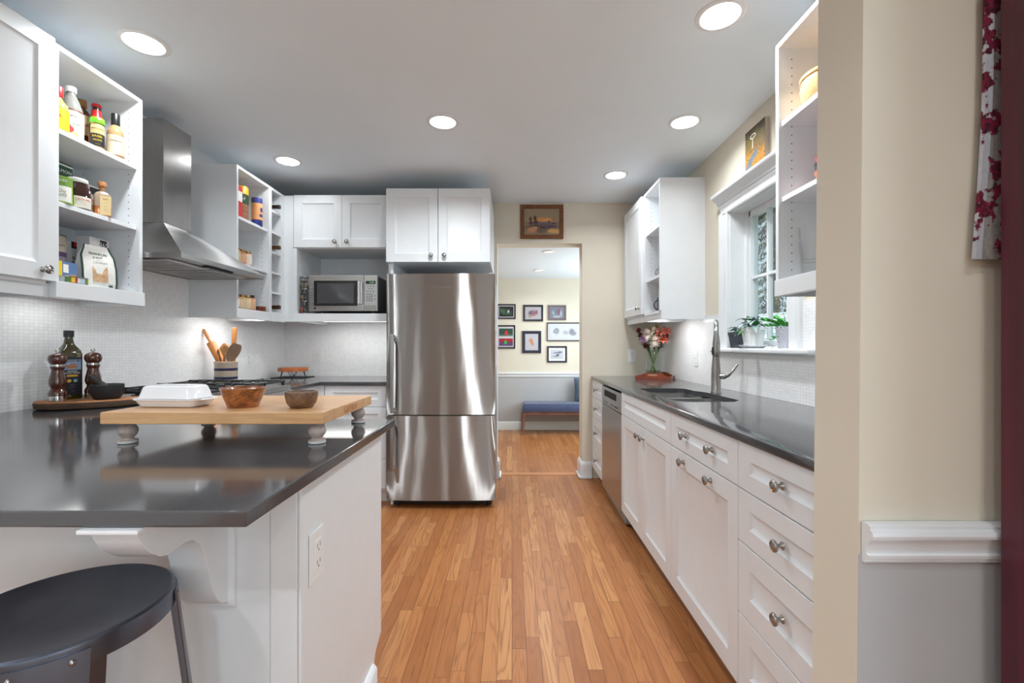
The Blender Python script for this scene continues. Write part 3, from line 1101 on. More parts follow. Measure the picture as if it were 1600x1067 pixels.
# ------------------------------------------------------------------ microwave cabinet and fridge cabinet on the back wall
t = thing('microwave_cabinet', 'white wall unit with two doors above the microwave niche', 'cabinet', (-1.30, 3.75, ZB), group='white upper cabinets')
mx0, mx1, my = -1.745, -.930, 3.47
b = B()
b.box(-1.668, -1.640, my, YB - .0075, 1.366, 1.926); b.box(-1.668, -1.640, my + .022, YB - .0075, 1.926, 2.329); b.box(mx1 - .018, mx1, my + .022, YB - .0075, 1.366, 2.329)
b.box(-1.64, mx1 - .018, my + .022, YB - .0075, 1.925, 1.943); b.box(-1.64, mx1 - .018, my + .022, YB - .0075, 2.311, 2.329)
b.box(-1.64, mx1 - .018, my + .001, YB - .0075, 1.404, 1.426)
b.box(-1.64, mx1 - .018, 3.905, 3.917, 1.426, 1.925)
ob('carcass', b, M['white'], t, 0)
b = B(); b.box(-1.64, mx1, my - .001, my + .018, 1.366, 1.428, .001)
ob('shelf_rail', b, M['white'], t, 0)
b = B(); b.box(-1.745, -1.6685, my, my + .016, 1.366, 2.326)
ob('corner_filler', b, M['white'], t, 0)
for x0, x1, kx in ((-1.666, -1.299, -1.347), (-1.297, -.932, -1.255)):
    b = B(face('-Y', (0, my + .021, 0))); b.shaker(x0, x1, 1.931, 2.331, 0, .021, .062, .009, .014)
    d = ob('door', b, M['white'], t, 30)
    knob(d, (kx, my, 1.972), '-Y')
fy = 3.335
t = thing('fridge_cabinet', 'white two-door cabinet above the steel refrigerator', 'cabinet', (-.54, 3.7, 1.79), group='white upper cabinets')
b = B()
b.box(-.924, -.906, fy + .0225, YB - .001, 1.798, 2.333); b.box(-.178, -.160, fy + .0225, YB - .001, 1.798, 2.333)
b.box(-.906, -.178, fy + .0225, YB - .001, 1.798, 1.816); b.box(-.906, -.178, fy + .0225, YB - .001, 2.315, 2.333)
ob('carcass', b, M['white'], t, 0)
b = B(); b.box(-.905, -.885, fy + .06, YB - .001, 0.0, 1.797)
ob('side_panel', b, M['white'], t, 0)
for x0, x1, kx in ((-.923, -.545, -.592), (-.541, -.161, -.495)):
    b = B(face('-Y', (0, fy + .0215, 0))); b.shaker(x0, x1, 1.796, 2.335, 0, .021, .062, .009, .014)
    d = ob('door', b, M['white'], t, 30)
    knob(d, (kx, fy, 1.842), '-Y')

# ------------------------------------------------------------------ refrigerator
t = thing('refrigerator', 'tall stainless steel refrigerator with a freezer drawer below', 'refrigerator', (-.5, 3.6, 0))
rx0, rx1, ry = -.912, -.122, 3.285
b = B(); b.box(rx0 + .032, rx1 - .006, ry + .075, 3.98, .045, 1.690, .006)
ob('body', b, M['fridgeside'], t, 30)
def fridge_door(z0, z1):
    # slightly bowed front
    def fn(x):
        u = (x - (rx0 + rx1) / 2) / ((rx1 - rx0) / 2)
        return ry + .014 * u * u
    n = 24
    pts = [(rx0 + (rx1 - rx0) * i / n, fn(rx0 + (rx1 - rx0) * i / n)) for i in range(n + 1)]
    pts[0] = (pts[0][0] + .001, pts[0][1] + .004); pts[-1] = (pts[-1][0] - .001, pts[-1][1] + .004)
    poly = pts + [(rx1, ry + .07), (rx0, ry + .07)]
    b = B()
    b.prism(poly, 'Z', z0, z1)
    return b
d1 = ob('door', fridge_door(.683, 1.703), M['steelZ'], t, 25)
d2 = ob('freezer_drawer', fridge_door(.062, .674), M['steelZ'], t, 25)
for par, z0, z1 in ((d1, .700, 1.265), (d2, .285, .640)):
    b = B()
    b.box(rx0 + .045, rx0 + .067, ry - .052, ry - .036, z0, z1, .004)
    b.box(rx0 + .047, rx0 + .065, ry - .038, ry + .014, z0 + .004, z0 + .035, .003); b.box(rx0 + .047, rx0 + .065, ry - .038, ry + .014, z1 - .035, z1 - .004, .003)
    ob('handle', b, M['steelP'], par, 30)
b = B(); b.text('Fisher & Paykel', .022, plane_at('-Y', (-.505, ry - .0012, 1.606)), thick=.0006)
ob('lettering', b, M['chrome'], d1, 0)
b = B(); b.box(rx0 + .06, rx1 - .03, ry + .09, ry + .12, .012, .045)
ob('kick_grille', b, M['black'], t, 0)
for x in (rx0 + .06, rx1 - .05):
    b = B(); b.cyl((x, ry + .10, 0), .018, .046, bev=.002)
    ob('foot', b, M['black'], t, 40)
b = B()
for z in (1.60, .68):
    b.box(rx1 - .05, rx1 - .008, ry + .03, ry + .12, 1.691, 1.712, .004) if z > 1 else None
ob('hinge_cover', b, M['fridgeside'], t, 30)
# papers held on the fridge side
for y0, y1, z0, z1, c in ((3.42, 3.62, 1.30, 1.56, (236, 226, 236)), (3.50, 3.74, 1.02, 1.26, (226, 204, 222))):
    b = B(); b.box(rx1 - .0058, rx1 - .0048, y0, y1, z0, z1)
    nm = 'pale sheet of paper stuck high on the side of the refrigerator' if z0 > 1.2 else 'pink tinted sheet of paper lower on the side of the refrigerator'
    tag(ob('paper_sheet', b, mat('pale_paper', c, .8), None, 0, loc=(rx1 - .005, (y0 + y1) / 2, z0)), nm, 'paper')

# ------------------------------------------------------------------ peninsula and left run
PX, PY0, PY1 = -.4265, .7315, 1.658              # peninsula top edge and depth
CZ0, CZ1 = .8875, .9145
def top_slab(poly, label, loc):
    b = B(); b.prism(poly, 'Z', CZ0, CZ1, .004, seg=3)
    return tag(ob('worktop', b, M['quartz'], None, 20, loc=loc), label, 'worktop', 'dark grey stone worktops on the left')
e = XL + .0085
top_slab([(PX, PY0), (PX, PY1), (-1.415, PY1), (-1.415, 2.112), (e, 2.112), (e, PY0)], 'dark grey stone peninsula worktop in the foreground', (-1.2, 1.2, CZ0))
top_slab([(-.932, 3.366), (-1.418, 3.366), (-1.418, 2.888), (e, 2.888), (e, YB - .0085), (-.932, YB - .0085)],
         'dark grey stone corner worktop between the range and the refrigerator', (-1.7, 3.6, CZ0))

t = thing('peninsula_base', 'white peninsula cabinet with a plain end panel below the foreground worktop', 'cabinet', (-1.2, 1.3, 0))
px = -.457
b = B()
b.box(XL + .001, px - .022, .996, 1.575, .10, .8865); b.box(XL + .001, px - .022, 1.0, 1.50, 0, .10)
ob('carcass', b, M['white'], t, 0)
b = B(); b.prism([(.9985, 0), (1.512, 0), (1.512, .135), (1.53, .16), (1.590, .185), (1.590, .8865), (.9985, .8865)], 'X', px - .0215, px, .001)
ob('end_panel', b, M['white'], t, 0)
b = B(); b.box(-.521, px - .006, .979, .9955, 0, .8865, .003); b.box(px - .0055, px + .001, .984, .998, 0, .8865, .002)
ob('corner_board', b, M['white'], t, 30)
b = B(); b.box(XL + .001, -.5225, .984, .9955, 0, .8865)
ob('front_panel', b, M['white'], t, 0)
b = B()
b.prism([(px + q, p) for q, p in ((0, 0), (.016, 0), (.016, .125), (.012, .133), (.004, .140), (0, .140))], 'Y', .99, 1.49)
b.prism([(px + q, p) for q, p in ((.0161, 0), (.030, 0), (.028, .014), (.0161, .020))], 'Y', .99, 1.49)
b.prism([(.979 - q, p) for q, p in ((0, 0), (.016, 0), (.016, .125), (.004, .140), (0, .140))], 'X', XL + .001, px + .016)
ob('plinth', b, M['white'], t, 30)
for k in range(3):
    b = B(face('+Y', (0, 1.576, 0)))
    x0 = -1.39 + .302 * k
    b.shaker(x0 + .0015, x0 + .3005, .115, .880, 0, .02)
    d = ob('door', b, M['white'], t, 30)
t = thing('counter_bracket', 'white scrolled bracket holding up the peninsula overhang', 'bracket', (-.64, .9, .55))
b = B()
cx0, cx1 = -.681, -.606
ft, fb_ = .728, .9835
prof = [(fb_ - .012, .8865), (ft, .8865), (ft, .860)]
ctrl = [(.735, .872), (.738, .858), (.748, .838), (.764, .818), (.785, .800), (.806, .793), (.826, .796), (.846, .799), (.866, .793), (.884, .776), (.896, .752),
        (.904, .722), (.912, .688), (.922, .650), (.936, .618), (.950, .600), (.966, .592)]
ctrl = [(y, .8792 - (.872 - z) * .868) for y, z in ctrl]
prof = [(fb_ - .012, .8792)] + ctrl + [(fb_ - .012, .630)]
b.prism(prof, 'X', cx0, cx1, .0015)
ob('scroll', b, M['white'], t, 25)
b = B(); b.box(cx0 - .012, cx1 + .012, fb_ - .0118, fb_, .624, .879, .002); b.box(cx0 - .012, cx1 + .012, ft - .006, fb_, .8795, .8868, .002)
ob('mounting_plate', b, M['white'], t, 30)
wall_plate('wall_outlet', 'white outlet on the peninsula end panel under the worktop edge', '+X', (px + .0003, 1.058, .697), 'outlet')

# corner base cabinets
t = thing('drawer_base_cabinet', 'white base cabinet of three drawers left of the refrigerator', 'cabinet', (-1.16, 3.7, 0), group='white base cabinets on the left')
b = B(); b.box(-1.40, -.935, 3.41, YB - .009, .10, .886); b.box(-1.40, -.935, 3.47, YB - .009, 0, .10)
ob('carcass', b, M['white'], t, 0)
for z0, z1 in ((.728, .884), (.342, .725), (.118, .339)):
    b = B(face('-Y', (0, 3.4095, 0))); b.shaker(-1.395, -.938, z0, z1, 0, .02, .058, .009, .014, stv=.05)
    ob('drawer', b, M['white'], t, 30)
t = thing('corner_base_cabinet', 'white corner base cabinet under the worktop right of the range', 'cabinet', (-1.7, 3.3, 0), group='white base cabinets on the left')
b = B(); b.box(XL + .001, -1.461, 2.89, YB - .009, .10, .886); b.box(XL + .001, -1.50, 2.89, YB - .009, 0, .10)
b.box(-1.4605, -1.401, 3.389, 3.405, .10, .886)
ob('carcass', b, M['white'], t, 0)
b = B(face('+X', (-1.4605, 0, 0))); b.shaker(2.892, 3.386, .115, .884, 0, .02)
ob('door', b, M['white'], t, 30)
t = thing('side_base_cabinet', 'white base cabinet under the left worktop between peninsula and range', 'cabinet', (-1.75, 1.85, 0), group='white base cabinets on the left')
b = B(); b.box(XL + .001, -1.461, 1.60, 2.109, .10, .886); b.box(XL + .001, -1.50, 1.60, 2.109, 0, .10)
ob('carcass', b, M['white'], t, 0)
b = B(face('+X', (-1.4605, 0, 0))); b.shaker(1.605, 2.106, .115, .884, 0, .02)
ob('door', b, M['white'], t, 30)

# ------------------------------------------------------------------ gas range
t = thing('gas_range', 'stainless steel gas range with black grates below the hood', 'range', (-1.72, 2.5, 0))
gy0, gy1 = 2.116, 2.884
b = B(); b.box(XL + .009, -1.44, gy0, gy1, .10, .905)
ob('body', b, M['steelP'], t, 0)
b = B(); b.box(XL + .009, -1.400, gy0, gy1, .9055, .935, .006); b.box(XL + .009, XL + .05, gy0, gy1, .9355, .955, .004)
ob('cooktop', b, M['steelY'], t, 30)
b = B(); b.prism([(-1.4395, .80), (-1.404, .80), (-1.392, .905), (-1.4395, .905)], 'Y', gy0, gy1, .002)
kp = ob('control_panel', b, M['steelY'], t, 30)
for k in range(6):
    b = B(); b.lathe([(.024, 0), (.024, .012), (.019, .016), (.018, .034), (.015, .037)], (-1.399, gy0 + .085 + k * .12, .853), 'X')
    ob('knob', b, M['chrome'], kp, 40)
b = B(); b.box(-1.4395, -1.41, gy0 + .005, gy1 - .005, .20, .79, .004)
od = ob('oven_door', b, M['steelY'], t, 30)
b = B(); b.tube([(-1.368, gy0 + .06, .75), (-1.368, gy1 - .06, .75)], .012, 12)
for y in (gy0 + .1, gy1 - .1):
    b.cyl((-1.411, y, .75), .009, .044, 'X', 12)
ob('handle', b, M['steelP'], od, 50)
b = B(); b.box(-1.4099, -1.4085, gy0 + .14, gy1 - .14, .33, .62)
ob('oven_window', b, M['darkglass'], od, 0)
b = B(); b.box(-1.90, -1.50, gy0 + .01, gy1 - .01, 0, .0995)
ob('base', b, M['black'], t, 0)
gz = .962
for k in range(3):
    y0 = gy0 + .020 + k * .2445
    y1 = y0 + .239
    x0, x1 = XL + .075, -1.425
    b = B()
    def bar(p, q, r=.0058):
        b.tube([p, q], r, 8)
    for y in (y0 + .008, y1 - .008):
        bar((x0, y, gz), (x1, y, gz), .007)
    for x in (x0 + .006, (x0 + x1) / 2, x1 - .006):
        bar((x, y0 + .004, gz), (x, y1 - .004, gz), .007)
    for cx in (x0 + (x1 - x0) * .27, x0 + (x1 - x0) * .75):
        for dx, dy in ((1, 0), (-1, 0), (0, 1), (0, -1)):
            ex = (x1 - x0) * .235 if dx else 0
            ey = (y1 - y0) / 2 - .012 if dy else 0
            cy = (y0 + y1) / 2
            b.tube([(cx + dx * .028, cy + dy * .028, gz - .002), (cx + dx * .034, cy + dy * .034, gz + .008), (cx + dx * (.034 + max(ex, ey)) / 1.3, cy + dy * (.034 + max(ex, ey)) / 1.3, gz + .008),
                    (cx + dx * ex, cy + dy * ey, gz)], .0058, 8)
    for x in (x0 + .01, x1 - .01):
        for y in (y0 + .012, y1 - .012):
            b.cyl((x, y, .9352), .008, gz - .938, n=10)
    ob('grate', b, M['iron'], t, 45)
    for cx in (x0 + (x1 - x0) * .27, x0 + (x1 - x0) * .75):
        b = B(); b.lathe([(.052, 0), (.052, .004), (.036, .006), (.036, .014), (.030, .017), (.0, .018)], (cx, (y0 + y1) / 2, .9352))
        ob('burner', b, M['iron'], t, 40)

# ------------------------------------------------------------------ range hood
t = thing('range_hood', 'stainless steel chimney range hood on the left wall', 'range hood', (-1.85, 2.5, 1.6))
hx, h0, h1 = -1.560, 2.147, 2.862
hz0, hz1 = 1.598, 1.622
c0, c1, cxf, cz, ct = 2.400, 2.605, -1.838, 1.832, 2.382
w0 = XL + .0075
b = B()
def loop(x, y0, y1, z):
    return [(w0, y0, z), (x, y0, z), (x, y1, z), (w0, y1, z)]
b.rings([loop(hx, h0, h1, hz0), loop(hx, h0, h1, hz1), loop(cxf, c0, c1, cz)], True, (False, True))
b.box(w0, hx - .002, h0 + .002, h1 - .002, hz0 + .006, hz0 + .010)
ob('canopy', b, M['steelY'], t, 14)
b = B(); b.box(w0, cxf + .001, c0 - .001, c1 + .001, cz + .0005, ct, .0015)
ob('chimney', b, M['steelZ'] if False else steel('hood_steel', (176, 174, 172), .26, 'Z', .03), t, 30)
for k in range(2):
    b = B(); y = h0 + .05 + k * .33
    b.box(w0 + .06, hx - .09, y, y + .29, hz0 - .003, hz0 + .0058, .002)
    for j in range(7):
        b.box(w0 + .09, hx - .12, y + .03 + j * .036, y + .042 + j * .036, hz0 - .0055, hz0 - .0032)
    ob('filter', b, M['steelX'], t, 30)
b = B(); b.box(hx - .075, hx - .045, 2.40, 2.62, hz0 - .003, hz0 + .0058, .001)
cpn = ob('control_strip', b, M['black'], t, 30)
for k in range(5):
    b = B(); b.box(hx - .068, hx - .052, 2.415 + k * .04, 2.438 + k * .04, hz0 - .005, hz0 - .0028)
    ob('button', b, M['nickel'], cpn, 0)

# ------------------------------------------------------------------ microwave and spice carousel in the niche
t = thing('microwave', 'stainless steel microwave oven in the white niche', 'microwave', (-1.29, 3.7, 1.4265))
ax0, ax1, ay, az0, az1 = -1.556, -1.030, 3.482, 1.447, 1.722
b = B(); b.box(ax0 + .004, ax1 - .002, ay + .03, ay + .38, az0, az1 - .004, .004)
ob('housing', b, M['black'] if False else mat('dark_grey_case', (70, 70, 72), .35, .3), t, 30)
dxs = ax0 + (ax1 - ax0) * .805
b = B(); b.box(ax0, dxs - .002, ay, ay + .0295, az0, az1, .004)
dr = ob('door', b, M['steelX'], t, 30)
b = B(); b.box(ax0 + .040, dxs - .050, ay - .0012, ay + .002, az0 + .040, az1 - .042, .001)
wd = ob('door_window', b, M['black'], dr, 0)
b = B(); b.box(ax0 + .066, dxs - .076, ay - .0018, ay - .0013, az0 + .058, az1 - .062)
ob('mesh_screen', b, mat('grey_door_screen', (86, 86, 88), .12, .3), wd, 0)
b = B(); b.box(dxs - .046, dxs - .008, ay - .012, ay - .0005, az0 + .050, az1 - .050, .010)
ob('handle', b, M['steelZ'], dr, 40)
b = B(); b.lathe([(.0085, 0), (.0085, .0012), (.0, .0012)], (ax0 + .048, ay - .0014, az0 + .021), 'Y')
ob('round_emblem', b, M['black'], dr, 0)
b = B(); b.text('GE', .0075, plane_at('-Y', (ax0 + .048, ay - .0017, az0 + .021)))
b.text('PROFILE', .008, plane_at('-Y', (dxs - .062, ay - .0006, az0 + .021)))
ob('lettering', b, M['nickel'], dr, 0)
b = B(); b.box(dxs, ax1, ay, ay + .0295, az0, az1, .004)
cpn = ob('control_panel', b, M['steelX'], t, 30)
b = B(); b.box(dxs + .008, ax1 - .008, ay - .0010, ay + .001, az0 + .052, az1 - .034, .001)
ob('key_pad', b, mat('pale_keypad', (178, 178, 178), .4), cpn, 0)
b = B(); b.box(dxs + .014, ax1 - .014, ay - .0018, ay - .0011, az1 - .068, az1 - .044)
ob('display', b, M['black'], cpn, 0)
b = B(); b.text('12:30', .016, plane_at('-Y', (dxs + .058, ay - .0019, az1 - .056)))
ob('clock_digits', b, emit('green_digits', (120, 210, 130), .6), cpn, 0)
gbm = mat('grey_buttons', (128, 128, 130), .5)
def mw_button(cyl, *a):
    b = B()
    if cyl:
        b.cyl((a[0], ay - .0026, a[1]), .006, .0017, 'Y', 12)
    else:
        b.box(a[0], a[0] + .012, ay - .0022, ay - .0009, a[1], a[1] + .011)
    ob('button', b, gbm, cpn, 0)
for i, (n, zz) in enumerate(((3, .085), (2, .105), (3, .124))):
    for k in range(n):
        mw_button(1, dxs + .0515 + (k - (n - 1) / 2) * .022, az1 - zz)
for i in range(4):
    for k in range(3):
        mw_button(0, dxs + .018 + k * .018, az1 - .152 - i * .016)
for k in range(2):
    mw_button(1, dxs + .083, az1 - .158 - k * .026)
b = B(); b.box(dxs + .010, ax1 - .010, ay - .0018, ay + .001, az0 + .008, az0 + .044, .003)
ob('door_button', b, M['steelP'], cpn, 30)
for x in (ax0 + .05, ax1 - .05):
    for y in (ay + .06, ay + .33):
        b = B(); b.cyl((x, y, 1.4264), .014, .0206, n=14)
        ob('foot', b, M['black'], t, 40)

t = thing('spice_carousel', 'three-tier wire spice carousel left of the microwave', 'spice rack', (-1.600, 3.512, 1.4265))
cx, cy = -1.600, 3.512
for k in range(4):
    z = 1.4268 + k * .093
    b = B(); b.lathe([(.010, 0), (.035, 0), (.036, .003), (.035, .006), (.010, .006)], (cx, cy, z), n=24)
    if k < 3:
        b.tube([(cx + .0335 * math.cos(2 * PI * i / 24), cy + .0335 * math.sin(2 * PI * i / 24), z + .030) for i in range(24)], .0014, 6, closed=True)
        for i in range(8):
            a = 2 * PI * i / 8
            b.cyl((cx + .0335 * math.cos(a), cy + .0335 * math.sin(a), z + .004), .0012, .027, n=6)
    ob('tier', b, M['nickel'], t, 40)
b = B(); b.cyl((cx, cy, 1.4275), .004, .285, n=10)
ob('pole', b, M['nickel'], t, 40)
spice = (((150, 60, 40), 'red-brown'), ((60, 62, 50), 'grey-green'), ((110, 84, 50), 'tan'), ((52, 44, 40), 'black'), ((96, 104, 70), 'green'), ((132, 108, 90), 'beige'))
gl = glass('jar_glass', (240, 244, 244))
for k in range(3):
    z = 1.4268 + k * .093 + .0063
    for i in range(2):
        a = R(-125 + 70 * i + 8 * k)
        jx, jy = cx + .0195 * math.cos(a), cy + .0195 * math.sin(a)
        c, nm = spice[k * 2 + i]
        b = B(); b.lathe([(.0085, 0), (.0098, .002), (.0098, .040), (.0080, .046)], (jx, jy, z), n=14)
        pos = ('bottom', 'middle', 'top')[k]
        s = tag(ob('spice_jar', b, mat('spice_' + nm.replace(' ', '_'), c, .25, coat=.6), None, 40, loc=(jx, jy, z)),
                '%s spice jar on the %s tier of the carousel, %s one' % (nm, pos, ('left', 'right')[i]), 'jar', 'spice jars in the carousel')
        b = B(); b.lathe([(.0092, .0462), (.0092, .058), (.0085, .059)], (jx, jy, z), n=14)
        ob('lid', b, M['black'], s, 40)

# ------------------------------------------------------------------ things on the left worktops
ang = R(28)
t = thing('wood_slice_board', 'oval live-edge wood slice board under the pepper mills', 'board', (-1.835, 1.975, .9148), ang, local=True)
def slab_ring(k, z, off):
    pts = []
    for i in range(48):
        a = 2 * PI * i / 48
        wob = 1 + .03 * math.sin(3 * a + 1) + .02 * math.sin(5 * a + .4) + .008 * math.sin(11 * a)
        pts.append(((.185 * wob + off) * math.cos(a), (.100 * wob + off) * math.sin(a), z))
    return pts
b = B(); b.rings([slab_ring(0, .002, -.012), slab_ring(0, .006, -.002), slab_ring(0, .020, .001), slab_ring(0, .030, -.002)], True, (True, False))
ob('bark_edge', b, wood('bark', (44, 30, 22), (96, 70, 52), (1, 1, 6), .85, 22), t, 40, local=True)
b = B(); b.rings([slab_ring(0, .0295, -.0022), slab_ring(0, .0345, -.0045)], True, (True, True))
ob('top_face', b, wood('slice_top', (146, 92, 52), (186, 128, 80), (.5, 2.5, 1), .5, 9), t, 30, local=True)
WT = .9148 + .0348
millw = wood('walnut_gloss', (48, 18, 8), (96, 42, 20), (3, 3, .6), .18, 8, .8)
def pepper_mill(label, x, y, s):
    t = thing('pepper_mill', label, 'pepper mill', (x, y, WT), 0, 'dark wood pepper mills', local=True)
    b = B(); b.lathe([(.030 * s, 0), (.0305 * s, .002), (.0305 * s, .024), (.029 * s, .0245)], n=32)
    ob('steel_base', b, M['chrome'], t, 40, local=True)
    b = B(); b.lathe([(.0305, .025), (.0312, .036), (.0265, .047), (.0225, .054), (.0245, .058), (.0225, .060), (.0262, .066), (.0292, .078), (.0285, .094), (.0235, .116), (.0205, .134),
                      (.0215, .140), (.0240, .144), (.0250, .148), (.0238, .152)], n=32)
    ob('body', b, millw, t, 40, local=True)
    b = B(); b.lathe([(.0238, .1525), (.0238, .160), (.023, .1605)], n=32)
    ob('collar', b, M['chrome'], t, 40, local=True)
    b = B(); b.lathe([(.0225, .161), (.0275, .167), (.0315, .178), (.0318, .188), (.0285, .199), (.019, .206), (.006, .209)], n=32)
    hd = ob('head', b, millw, t, 50, local=True)
    b = B(); b.lathe([(.004, .2085), (.004, .212), (.0085, .214), (.0095, .219), (.007, .225), (.0, .2275)], n=20)
    ob('finial', b, M['chrome'], hd, 50, local=True)
    t.scale = (s,) * 3
pepper_mill('front pepper mill of dark wood and steel, left of the oil bottle', -1.890, 1.893, .96)
pepper_mill('pepper mill of dark wood standing behind the black mortar', -1.868, 2.030, .97)

oilg = mat('olive_glass', (52, 48, 14), .08, 0, .1, coat=.8)
t = thing('olive_oil_bottle', 'tall square olive oil bottle with a dark label', 'bottle', (-1.938, 1.99, WT), R(-28), local=True)
def sq(h, r, z, n=6):
    pts = []
    for cx, cy, a in ((h - r, h - r, 0), (r - h, h - r, 90), (r - h, r - h, 180), (h - r, r - h, 270)):
        pts += [(cx + r * math.cos(R(a + 90 * k / n)), cy + r * math.sin(R(a + 90 * k / n)), z) for k in range(n + 1)]
    return pts
b = B(); b.rings([sq(.033, .008, 0), sq(.036, .008, .003), sq(.036, .008, .195), sq(.033, .014, .212), sq(.026, .02, .226), sq(.018, .0175, .240), sq(.0145, .014, .262), sq(.0145, .014, .272)])
ob('bottle', b, oilg, t, 40, local=True)
b = B(); b.lathe([(.0175, .270), (.0175, .296), (.016, .298)], n=24)
ob('cap', b, M['black'], t, 40, local=True)
b = B(); b.geo([(.0364, -.030, .02), (.0364, .030, .02), (.0364, .030, .180), (.0364, -.030, .180)], [(0, 1, 2, 3)])
for p, q, z0, z1, mi in ((-.029, .029, .128, .172, 1), (-.022, .022, .163, .170, 0), (-.020, .016, .132, .148, 2), (-.008, .010, .148, .156, 2), (-.018, .018, .098, .104, 3)):
    b.geo([(.0366, p, z0), (.0366, q, z0), (.0366, q, z1), (.0366, p, z1)], [(0, 1, 2, 3)], mi)
for y, mi in ((-.010, 3), (.010, 5)):
    b.geo([(.0366, y + .007 * math.cos(i * PI / 8), .080 + .007 * math.sin(i * PI / 8)) for i in range(16)], [tuple(range(16))], mi)
lbm = plane_at('+X', (.0367, 0, 0))
for tx, z, s, mi in (('KIRKLAND', .1665, .0068, 4), ('ORGANIC', .121, .0075, 4), ('EXTRA VIRGIN', .113, .0075, 4), ('OLIVE OIL', .1045, .008, 3), ('-------', .062, .006, 4), ('----------', .052, .005, 4), ('-----', .036, .007, 3)):
    b.text(tx, s, plane_at('+X', (.0368, 0, z)), mi=mi, thick=.0001)
ob('paper_label', b, [mat('label_navy', (22, 22, 34), .4), mat('label_sky', (122, 150, 184), .5), mat('label_sand', (186, 128, 88), .5), mat('label_gold', (212, 168, 50), .4),
                      mat('label_print', (224, 224, 224), .5), mat('label_teal', (120, 160, 160), .5)], t, 0, local=True, recalc=False)

t = thing('mortar', 'black stone mortar at the right end of the wood slice board', 'mortar', (-1.772, 1.992, WT), 0, local=True)
st = mat('black_stone', (30, 30, 31), .6, 0, .25, 60, .15)
b = B(); b.lathe([(.040, 0), (.046, .004), (.055, .022), (.0585, .044), (.059, .062), (.056, .064), (.051, .060), (.048, .040), (.036, .018), (.0, .014)], n=40)
ob('bowl', b, st, t, 40, local=True)
b = B(); b.tube([(-1.763, 1.988, WT + .030), (-1.785, 1.990, WT + .055), (-1.838, 1.984, WT + .098), (-1.844, 1.983, WT + .103)], [.015, .0145, .0115, .006], 16)
tag(ob('pestle', b, mat('dark_stone', (48, 44, 42), .6, 0, .15, 60, .1), None, 50, loc=(-1.765, 1.985, WT + .015)), 'dark stone pestle resting in the black mortar', 'pestle')

# butcher block on turned feet
maple = wood('maple_block', (188, 138, 92), (220, 176, 128), (.35, 3.2, 3), .38, 7, .25)
t = thing('footed_cutting_board', 'thick maple cutting board on four turned feet, on the peninsula', 'cutting board', (-.795, 1.412, .9148))
bx0, bx1, by0, by1, bz0, bz1 = -1.092, -.500, 1.205, 1.620, .9725, 1.0045
b = B(); b.box(bx0, bx1, by0, by1, bz0, bz1, .003)
ob('block', b, maple, t, 30)
for xx in (bx1 + .0006, bx0 - .0006):
    b = B()
    pts = []
    for s in (1, -1):
        for i in range(9):
            a = R(-90 + 180 * i / 8)
            pts.append((1.4125 + s * (.050 + .0085 * math.cos(a)), .989 + s * .0085 * math.sin(a)))
    b.prism(pts, 'X', xx - .0007, xx + .0003)
    ob('grip_recess', b, wood('recess_wood', (150, 92, 56), (206, 150, 104), (1, 1, 3), .6, 14), t, 0)
footm = wood('limed_foot', (150, 132, 122), (196, 182, 176), (3, 3, .6), .55, 9)
for x in (bx0 + .040, bx1 - .034):
    for y in (by0 + .042, by1 - .040):
        b = B(); b.lathe([(.019, .057), (.021, .053), (.016, .049), (.0205, .044), (.0235, .035), (.0215, .025), (.0145, .0165), (.0135, .013), (.0185, .009), (.0225, .0085)], (x, y, .9149), n=24)
        fo = ob('foot', b, footm, t, 50)
        b = B(); b.lathe([(.0205, 0), (.0228, .001), (.0228, .006), (.0215, .008)], (x, y, .9149), n=24)
        ob('glide_pad', b, mat('white_felt', (190, 190, 188), .7), fo, 40)
BT = 1.0048
t = thing('butter_dish', 'white covered butter dish on the maple cutting board', 'butter dish', (-.985, 1.335, BT), R(-4), local=True)
por = mat('white_porcelain', (240, 241, 244), .16, 0, .01, coat=.5)
def rr(hx, hy, r, z, n=6):
    pts = []
    for cx, cy, a in ((hx - r, hy - r, 0), (r - hx, hy - r, 90), (r - hx, r - hy, 180), (hx - r, r - hy, 270)):
        pts += [(cx + r * math.cos(R(a + 90 * k / n)), cy + r * math.sin(R(a + 90 * k / n)), z) for k in range(n + 1)]
    return pts
b = B(); b.rings([rr(.078, .036, .014, 0), rr(.083, .041, .016, .003), rr(.092, .050, .02, .019), rr(.098, .055, .024, .022), rr(.098, .055, .024, .0245), rr(.088, .047, .018, .023)])
for s in (-1, 1):
    b.prism([(s * .094, -.030), (s * .116, -.018), (s * .120, 0), (s * .116, .018), (s * .094, .030)], 'Z', .0205, .0240, .0015)
ob('tray', b, por, t, 40, local=True)
b = B(); b.rings([rr(.088, .047, .018, .0248), rr(.086, .045, .02, .030), rr(.079, .039, .02, .056), rr(.074, .035, .018, .0605), rr(.064, .028, .014, .062)])
ob('lid', b, por, t, 40, local=True)
t = thing('wooden_bowl', 'flared acacia wood bowl in the middle of the cutting board', 'bowl', (-.778, 1.318, BT), 0, local=True)
b = B(); b.lathe([(.039, 0), (.0405, .002), (.059, .052), (.0595, .055), (.056, .056), (.0535, .052), (.037, .010), (.0, .008)], n=44)
ob('bowl', b, wood('acacia', (76, 38, 16), (176, 104, 54), (2.5, 2.5, 4), .28, 5, .4, 3.0, (.35, .62)), t, 40, local=True)
t = thing('wooden_bowl', 'small dark rounded wood bowl at the right of the cutting board', 'bowl', (-.602, 1.302, BT), 0, local=True)
b = B(); b.lathe([(.026, 0), (.030, .001), (.0395, .014), (.0435, .032), (.0435, .045), (.040, .0462), (.038, .042), (.032, .014), (.0, .008)], n=44)
ob('bowl', b, wood('olive_wood', (66, 46, 32), (140, 104, 76), (3, 3, 4), .42, 6, .15, 2.5), t, 40, local=True)

